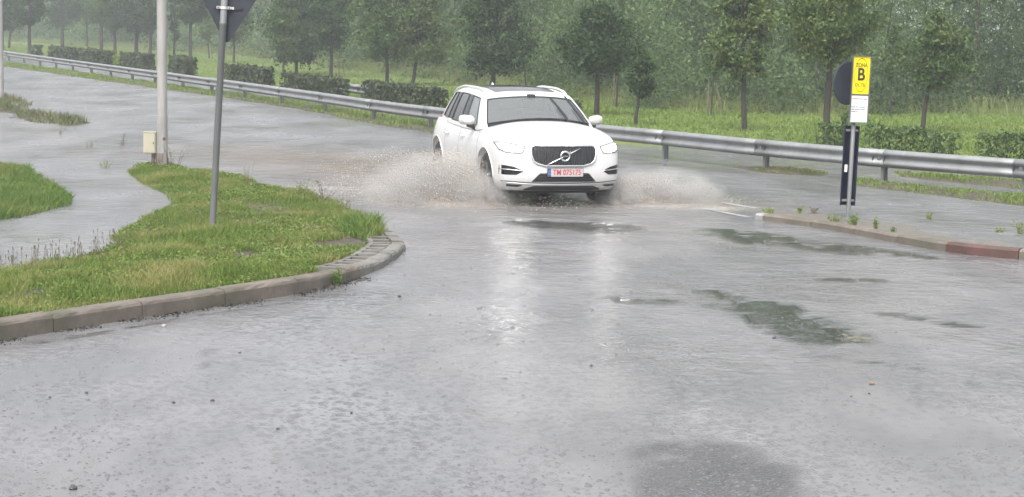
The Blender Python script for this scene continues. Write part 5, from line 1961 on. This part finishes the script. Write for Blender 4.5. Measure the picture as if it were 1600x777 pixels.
def plume(name, sx, seed, label, n_par, reach, high, back):
    rs = np.random.RandomState(seed)
    # jets leave the tyre sideways and fall back: sample along each arc
    y0 = rs.uniform(0.35, 1.25, n_par)
    vx = np.minimum(rs.gamma(3.2, reach / 3.2, n_par), reach * 1.7)
    vz = np.minimum(rs.gamma(3.0, high / 3.0, n_par), high * 1.6)
    vy = rs.normal(back, 0.5, n_par)
    T = 2 * vz / 9.81 + 0.05
    tt = rs.uniform(0.0, 1.0, n_par) * T
    kids = rs.poisson(7, n_par) + 1
    rep = np.repeat(np.arange(n_par), kids)
    m = len(rep)
    t_ = np.clip(tt[rep] + rs.normal(0, 0.032, m), 0, None)
    f = 1 + rs.normal(0, 0.03, m)
    P = np.stack([sx * (0.86 + vx[rep] * t_ * f), y0[rep] + vy[rep] * t_ * f, vz[rep] * t_ * f - 4.905 * t_ ** 2], 1)
    P += rs.normal(size=(m, 3)) * 0.012
    P = P[P[:, 2] > -0.01]
    size = rs.gamma(2.0, 0.0018, len(P)) + 0.0016
    # foam where it lands
    nf = n_par * 2
    fx = np.abs(rs.normal(0, reach * 0.42, nf))
    fy = rs.normal(0.75, 0.35, nf) + fx * back * 0.16
    fk = fbm(fx * 2.5 + seed, fy * 3, 15) > rs.uniform(0.3, 0.62, nf)
    fz = np.abs(rs.normal(0, 0.05, nf)) * np.exp(-fx / (reach * 0.9))
    Pf = np.stack([sx * (0.8 + fx), fy, fz], 1)[fk]
    nf = len(Pf)
    Pa = np.r_[P, Pf]
    sa = np.r_[size, rs.gamma(2.0, 0.0014, nf) + 0.001]
    V, Fs = drops(c2w(Pa), sa, rs)
    o = link(name, np_mesh(name, V, Fs), M['spray'])
    tag(o, label, 'splash', kind='stuff')
    return o


plume('water_spray', -1, 3, 'muddy spray fanning out from the car on the left', 6400, 2.1, 2.3, 1.2)
plume('water_spray', 1, 4, 'muddy spray thrown to the right of the car', 4200, 2.3, 1.6, 0.5)
plume('water_spray', -1, 9, 'thin spray at the rear wheel of the car', 10, 0.6, 0.8, 1.5)


def mist(name, sx, ctr, rad, dens, label, seed):
    """fine mist in the heart of a plume: a closed lumpy hull filled with uneven spray"""
    bm = bmesh.new()
    bmesh.ops.create_icosphere(bm, subdivisions=3, radius=1.0)
    me = bpy.data.meshes.new(name)
    bm.to_mesh(me)
    bm.free()
    c = c2w(np.array([ctr]))[0]
    o = link(name, me, None, None, tuple(c))
    o.scale = rad
    o.rotation_euler = (0, 0, CAR_YAW)
    t = bpy.data.materials.new(name)
    t.use_nodes = True
    nt_ = t.node_tree
    nt_.nodes.remove(nt_.nodes['Principled BSDF'])
    N = lambda ty: nt_.nodes.new('ShaderNode' + ty)
    tc = N('TexCoord')
    ln_ = N('VectorMath'); ln_.operation = 'LENGTH'
    nt_.links.new(tc.outputs['Object'], ln_.inputs[0])
    mr = N('MapRange'); mr.inputs[1].default_value = 1.0; mr.inputs[2].default_value = 0.15; mr.inputs[3].default_value = 0.0; mr.inputs[4].default_value = 1.0
    nt_.links.new(ln_.outputs['Value'], mr.inputs[0])
    nz = N('TexNoise'); nz.inputs['Scale'].default_value = 3.2; nz.inputs['Detail'].default_value = 4; nz.inputs['Roughness'].default_value = 0.65
    nt_.links.new(tc.outputs['Object'], nz.inputs['Vector'])
    n2 = N('MapRange'); n2.inputs[1].default_value = 0.42; n2.inputs[2].default_value = 0.68; n2.inputs[3].default_value = 0.12; n2.inputs[4].default_value = 1.6
    nt_.links.new(nz.outputs[0], n2.inputs[0])
    m1 = N('Math'); m1.operation = 'MULTIPLY'
    nt_.links.new(mr.outputs[0], m1.inputs[0]); nt_.links.new(n2.outputs[0], m1.inputs[1])
    m2 = N('Math'); m2.operation = 'MULTIPLY'; m2.inputs[1].default_value = dens
    nt_.links.new(m1.outputs[0], m2.inputs[0])
    v = N('VolumePrincipled')
    v.inputs['Color'].default_value = (0.98, 0.955, 0.92, 1)
    nt_.links.new(m2.outputs[0], v.inputs['Density'])
    nt_.links.new(v.outputs[0], nt_.nodes['Material Output'].inputs['Volume'])
    me.materials.append(t)
    tag(o, label, 'mist', kind='stuff')
    return o


mist('spray_mist', -1, (-1.55, 1.35, 0.12), (1.15, 0.8, 0.62), 6.0, 'pale mist inside the spray on the left of the car', 1)
mist('spray_mist', 1, (1.65, 1.0, 0.10), (1.25, 0.65, 0.45), 6.5, 'pale mist inside the spray on the right of the car', 2)
mist('spray_mist', -1, (-1.0, 0.62, 0.10), (0.5, 0.55, 0.42), 8.0, 'thick froth hiding the front wheel on the left', 3)
mist('spray_mist', 1, (0.98, 0.55, 0.08), (0.42, 0.5, 0.34), 8.0, 'thick froth hiding the front wheel on the right', 4)
# splashes under the nose
rs = np.random.RandomState(8)
n = 1100
P = np.stack([rs.uniform(-0.95, 0.95, n), rs.normal(0.12, 0.22, n), np.abs(rs.gamma(1.4, 0.05, n))], 1)
V, Fs = drops(c2w(P), rs.gamma(2, 0.0018, n) + 0.001, rs)
o = link('bow_wave_drops', np_mesh('bow_wave_drops', V, Fs), M['spray'])
tag(o, 'fine drops dancing under the front bumper of the car', 'splash', kind='stuff')

# ------------------------------------------------------------------ rain pocks on the near water: little crowns, beads and bubbles
t = NT('rain_bead')
t.set(Base_Color=(0.12, 0.12, 0.125), Roughness=0.06, IOR=1.33)
M['bead'] = t.m
rs = np.random.RandomState(12)
pts = []
for k in range(4200):
    x, y = rs.uniform(-20, 1620), 777 - 420 * rs.uniform(0, 1) ** 1.5
    q = gp(x, y)
    pts.append(q)
pts = np.array(pts)
k = ~in_poly(pts, isl) & (seg_dist(pts, kp[:: 10], closed=False) > 0.2) & ~in_poly(pts, ipoly) & (pts[:, 1] < 24)
k &= fbm(pts[:, 0] * 0.8, pts[:, 1] * 0.5, 17) > 0.36
pts = pts[k]
V, Fs = [], []
for q in pts:
    r_ = float(rs.gamma(2.5, 0.0019)) + 0.002
    hgt_ = r_ * rs.uniform(0.35, 0.8)
    o_ = len(V)
    for rr, zz in ((1.5, -0.002), (0.95, hgt_ * 0.45), (0.5, hgt_ * 0.9)):
        for a in range(6):
            V.append((q[0] + math.cos(a * 1.047) * r_ * rr, q[1] + math.sin(a * 1.047) * r_ * rr, zz))
    V.append((q[0], q[1], hgt_))
    for lv in (0, 6):
        for a in range(6):
            Fs.append((o_ + lv + a, o_ + lv + (a + 1) % 6, o_ + lv + 6 + (a + 1) % 6))
            Fs.append((o_ + lv + a, o_ + lv + 6 + (a + 1) % 6, o_ + lv + 6 + a))
    for a in range(6):
        Fs.append((o_ + 12 + a, o_ + 12 + (a + 1) % 6, o_ + 18))
o = link('raindrop_splashes', np_mesh('raindrop_splashes', V, Fs, True), M['bead'])
tag(o, 'countless tiny raindrop splashes pocking the near water', 'splash', kind='stuff')

# ------------------------------------------------------------------ pebbles in the road
M['pebble'] = simple('pebble_dark', (0.055, 0.055, 0.055), 0.4, 0, 0.3, 30)
M['pebble_ochre'] = simple('pebble_ochre', (0.22, 0.15, 0.07), 0.5, 0, 0.3, 30)
M['pebble_pale'] = simple('pebble_pale', (0.3, 0.29, 0.27), 0.5, 0, 0.2, 30)


def pebble(px, py, wpx, mat, label, group=None):
    b = gp(px, py)
    r_ = wpx / 2 * b[1] / F
    bm = bmesh.new()
    bmesh.ops.create_icosphere(bm, subdivisions=2, radius=1)
    rr = random.Random(int(px))
    for v in bm.verts:
        k = 1 + rr.uniform(-0.18, 0.18)
        v.co = Vector((v.co.x * r_ * k, v.co.y * r_ * k * 0.9, v.co.z * r_ * 0.65 * k))
    me = bpy.data.meshes.new('pebble')
    bm.to_mesh(me)
    bm.free()
    o = link('pebble', me, mat, None, (b[0], b[1], r_ * 0.35))
    o.rotation_euler.z = rr.uniform(0, 3)
    tag(o, label, 'pebble', group)


pebble(114, 765, 14, M['pebble'], 'largest dark pebble near the bottom left corner')
pebble(1362, 601, 9, M['pebble_ochre'], 'single ochre pebble on the right side of the flooded road')
pebble(256, 511, 9, M['pebble_pale'], 'pale pebble lying just off the left kerb')
for x, y, w_, lab in ((332, 627, 7, 'dark pebble below the leaning sign pole, in open water'), (271, 630, 6, 'dark pebble just left of the one below the sign pole'), (135, 615, 6, 'dark pebble on the left, below the kerb'),
                      (78, 622, 5, 'leftmost small dark pebble in the flooded road'), (434, 671, 6, 'dark pebble low in the picture between left edge and centre'), (549, 646, 5, 'small dark pebble left of the centre foreground'),
                      (924, 572, 5, 'lone small dark pebble straight below the car'), (374, 552, 5, 'small dark pebble off the middle of the left kerb'), (624, 464, 6, 'dark pebble just off the kerb bend'),
                      (1210, 529, 7, 'dark pebble beside the large dark wet patch'), (1358, 616, 5, 'small dark pebble just below the ochre pebble'), (1330, 620, 4, 'tiny dark pebble left of the ochre pebble')):
    pebble(x, y, w_, M['pebble'], lab, 'dark pebbles in the flooded road')


# ------------------------------------------------------------------ weeds
def weed(px, py, hpx, n, mat, label, cat='weed', z=0.0, spread=0.5, leafn=14, leaf=0.03, stem=0.0035, heads=0.0, group=None):
    b = gp(px, py, z)
    s_ = F / b[1]
    h = hpx / s_
    rs = np.random.RandomState(int(px * 3 + py))
    t = empty('weed', (b[0], b[1], z - 0.02))
    tag(t, label, cat, group)
    st = MB()
    LP = []
    for i in range(n):
        a = rs.uniform(0, 2 * math.pi)
        sp = rs.uniform(0.1, 1) * spread * h
        hh = h * rs.uniform(0.5, 1.05)
        p0 = np.array([math.cos(a), math.sin(a), 0]) * sp * 0.25
        p1 = np.array([math.cos(a) * sp * 0.55, math.sin(a) * sp * 0.55, hh * 0.6])
        p2 = np.array([math.cos(a) * sp, math.sin(a) * sp, hh])
        st.tube([p0 - np.array([0, 0, 0.05]), p1, p2], [stem, stem * 0.8, stem * 0.35], 4, cap=False)
        if heads:
            st.tube([p2 - (p2 - p1) * 0.15, p2, p2 + (p2 - p1) * 0.12], [heads * 0.5, heads, heads * 0.3], 5, cap=False)
        for q in range(leafn):
            u = rs.uniform(0.1, 1)
            LP.append((p0 + (p1 - p0) * u * 2 if u < 0.5 else p1 + (p2 - p1) * (u * 2 - 1)) + rs.normal(size=3) * leaf * 0.4)
    st.build('stems', mat, t, fix=False)
    if LP:
        V, Fs = leaves(np.array(LP), rs.uniform(0.6, 1.4, len(LP)) * leaf, rs, -0.4, 0.4)
        link('leaves', np_mesh('leaves', V, Fs), mat, t)


D_, Gm = M['dry_stalk'], M['grass_lush']
for px, py, hp, n, mat_, lab, kw in [
    (270, 262, 40, 14, D_, 'dry weeds leaning at the right foot of the lamp post', dict(spread=0.8, leafn=6, z=0.02)),
    (190, 228, 22, 9, D_, 'sparse drowned stalks left of the meter box', dict(spread=0.8, leafn=5)),
    (140, 232, 18, 8, D_, 'drowned stalks standing furthest left in the open water', dict(spread=0.9, leafn=5)),
    (95, 212, 14, 5, D_, 'lone thin drowned stalks below the grass strips', dict(spread=0.4, leafn=3)),
    (165, 262, 16, 9, M['grass'], 'drowned weeds left of the grass island tip', dict(spread=1.2, leafn=6)),
    (388, 288, 46, 7, D_, 'bare forked weed on the back edge of the grass island', dict(spread=0.45, leafn=3, z=0.03)),
    (505, 318, 42, 16, D_, 'dry bushy weeds overhanging the back shore of the island', dict(spread=0.9, leafn=8, z=0.03)),
    (472, 306, 30, 12, M['grass'], 'greenish weeds beside the dry bushy weeds', dict(spread=0.9, leafn=10, z=0.03)),
    (540, 330, 34, 12, D_, 'thin dry stems near the kerb bend', dict(spread=0.6, leafn=4, z=0.03)),
    (524, 446, 30, 12, Gm, 'green weed growing from a joint in the left kerb', dict(spread=0.4, leafn=12)),
    (1200, 335, 14, 12, M['bright'], 'low green weed at the tip of the traffic island', dict(spread=1.0, leafn=10, z=0.05)),
    (1250, 332, 14, 8, M['bright'], 'small upright weed left of the parking sign', dict(spread=0.5, leafn=12, z=0.03)),
    (1270, 332, 12, 8, D_, 'dull weed behind the parking sign kerb', dict(spread=0.8, leafn=8, z=0.02)),
    (1303, 349, 18, 14, M['bright'], 'leafy weed just left of the parking sign foot', dict(spread=0.8, leafn=12, z=0.05)),
    (1334, 354, 20, 16, M['bright'], 'bushiest bright weed just right of the parking sign foot', dict(spread=0.7, leafn=14, z=0.06)),
    (1368, 358, 20, 9, M['bright'], 'narrow upright weed second to the right of the parking sign', dict(spread=0.35, leafn=14, z=0.05)),
    (1395, 362, 9, 8, Gm, 'tiny weed tuft further along the traffic island', dict(spread=0.9, leafn=8, z=0.04)),
    (1453, 342, 14, 8, M['bright'], 'lone weed in the water behind the traffic island', dict(spread=0.7, leafn=8)),
    (1596, 366, 24, 12, M['grass'], 'weed clump at the right edge of the picture', dict(spread=0.7, leafn=10)),
    (1560, 362, 7, 14, M['grass'], 'flat drowned weed mat near the right edge', dict(spread=3.0, leafn=6)),
]:
    weed(px, py, hp, n, mat_, lab, **kw)
# plantain heads standing along the flooded edge
rs = np.random.RandomState(19)
st = MB()
for k in range(260):
    x = rs.uniform(-10, 330)
    y = np.interp(x, [-10, 60, 140, 190, 330], [424, 413, 400, 388, 350]) + rs.normal(4, 9)
    b = gp(x, y)
    h = rs.uniform(0.07, 0.19)
    dx, dy = rs.normal(0, 0.02, 2)
    st.tube([(b[0], b[1], -0.02), (b[0] + dx, b[1] + dy, h)], [0.0022, 0.0016], 3, cap=False)
    st.tube([(b[0] + dx, b[1] + dy, h - 0.012), (b[0] + dx, b[1] + dy, h + 0.008), (b[0] + dx, b[1] + dy, h + 0.02)], [0.003, 0.0055, 0.002], 5, cap=False)
o = st.build('plantain_heads', D_, None, fix=False)
tag(o, 'thin plantain stalks with dark heads along the flooded grass edge', 'weed', kind='stuff')

# ------------------------------------------------------------------ rain-filled air
hz = MB().box((0, 400, 8.5), (1420, 940, 21)).build('haze', None, None)
tag(hz, kind='stuff')
hm = bpy.data.materials.new('rain_haze')
hm.use_nodes = True
nt = hm.node_tree
nt.nodes.remove(nt.nodes['Principled BSDF'])
vol = nt.nodes.new('ShaderNodeVolumePrincipled')
vol.inputs['Color'].default_value = (0.90, 0.94, 0.97, 1)
vol.inputs['Density'].default_value = 0.0016
vol.inputs['Anisotropy'].default_value = 0.2
nt.links.new(vol.outputs[0], nt.nodes['Material Output'].inputs['Volume'])
hz.data.materials.append(hm)
hz['label'] = 'pale rain haze that greys the far trees'
hz['category'] = 'haze'
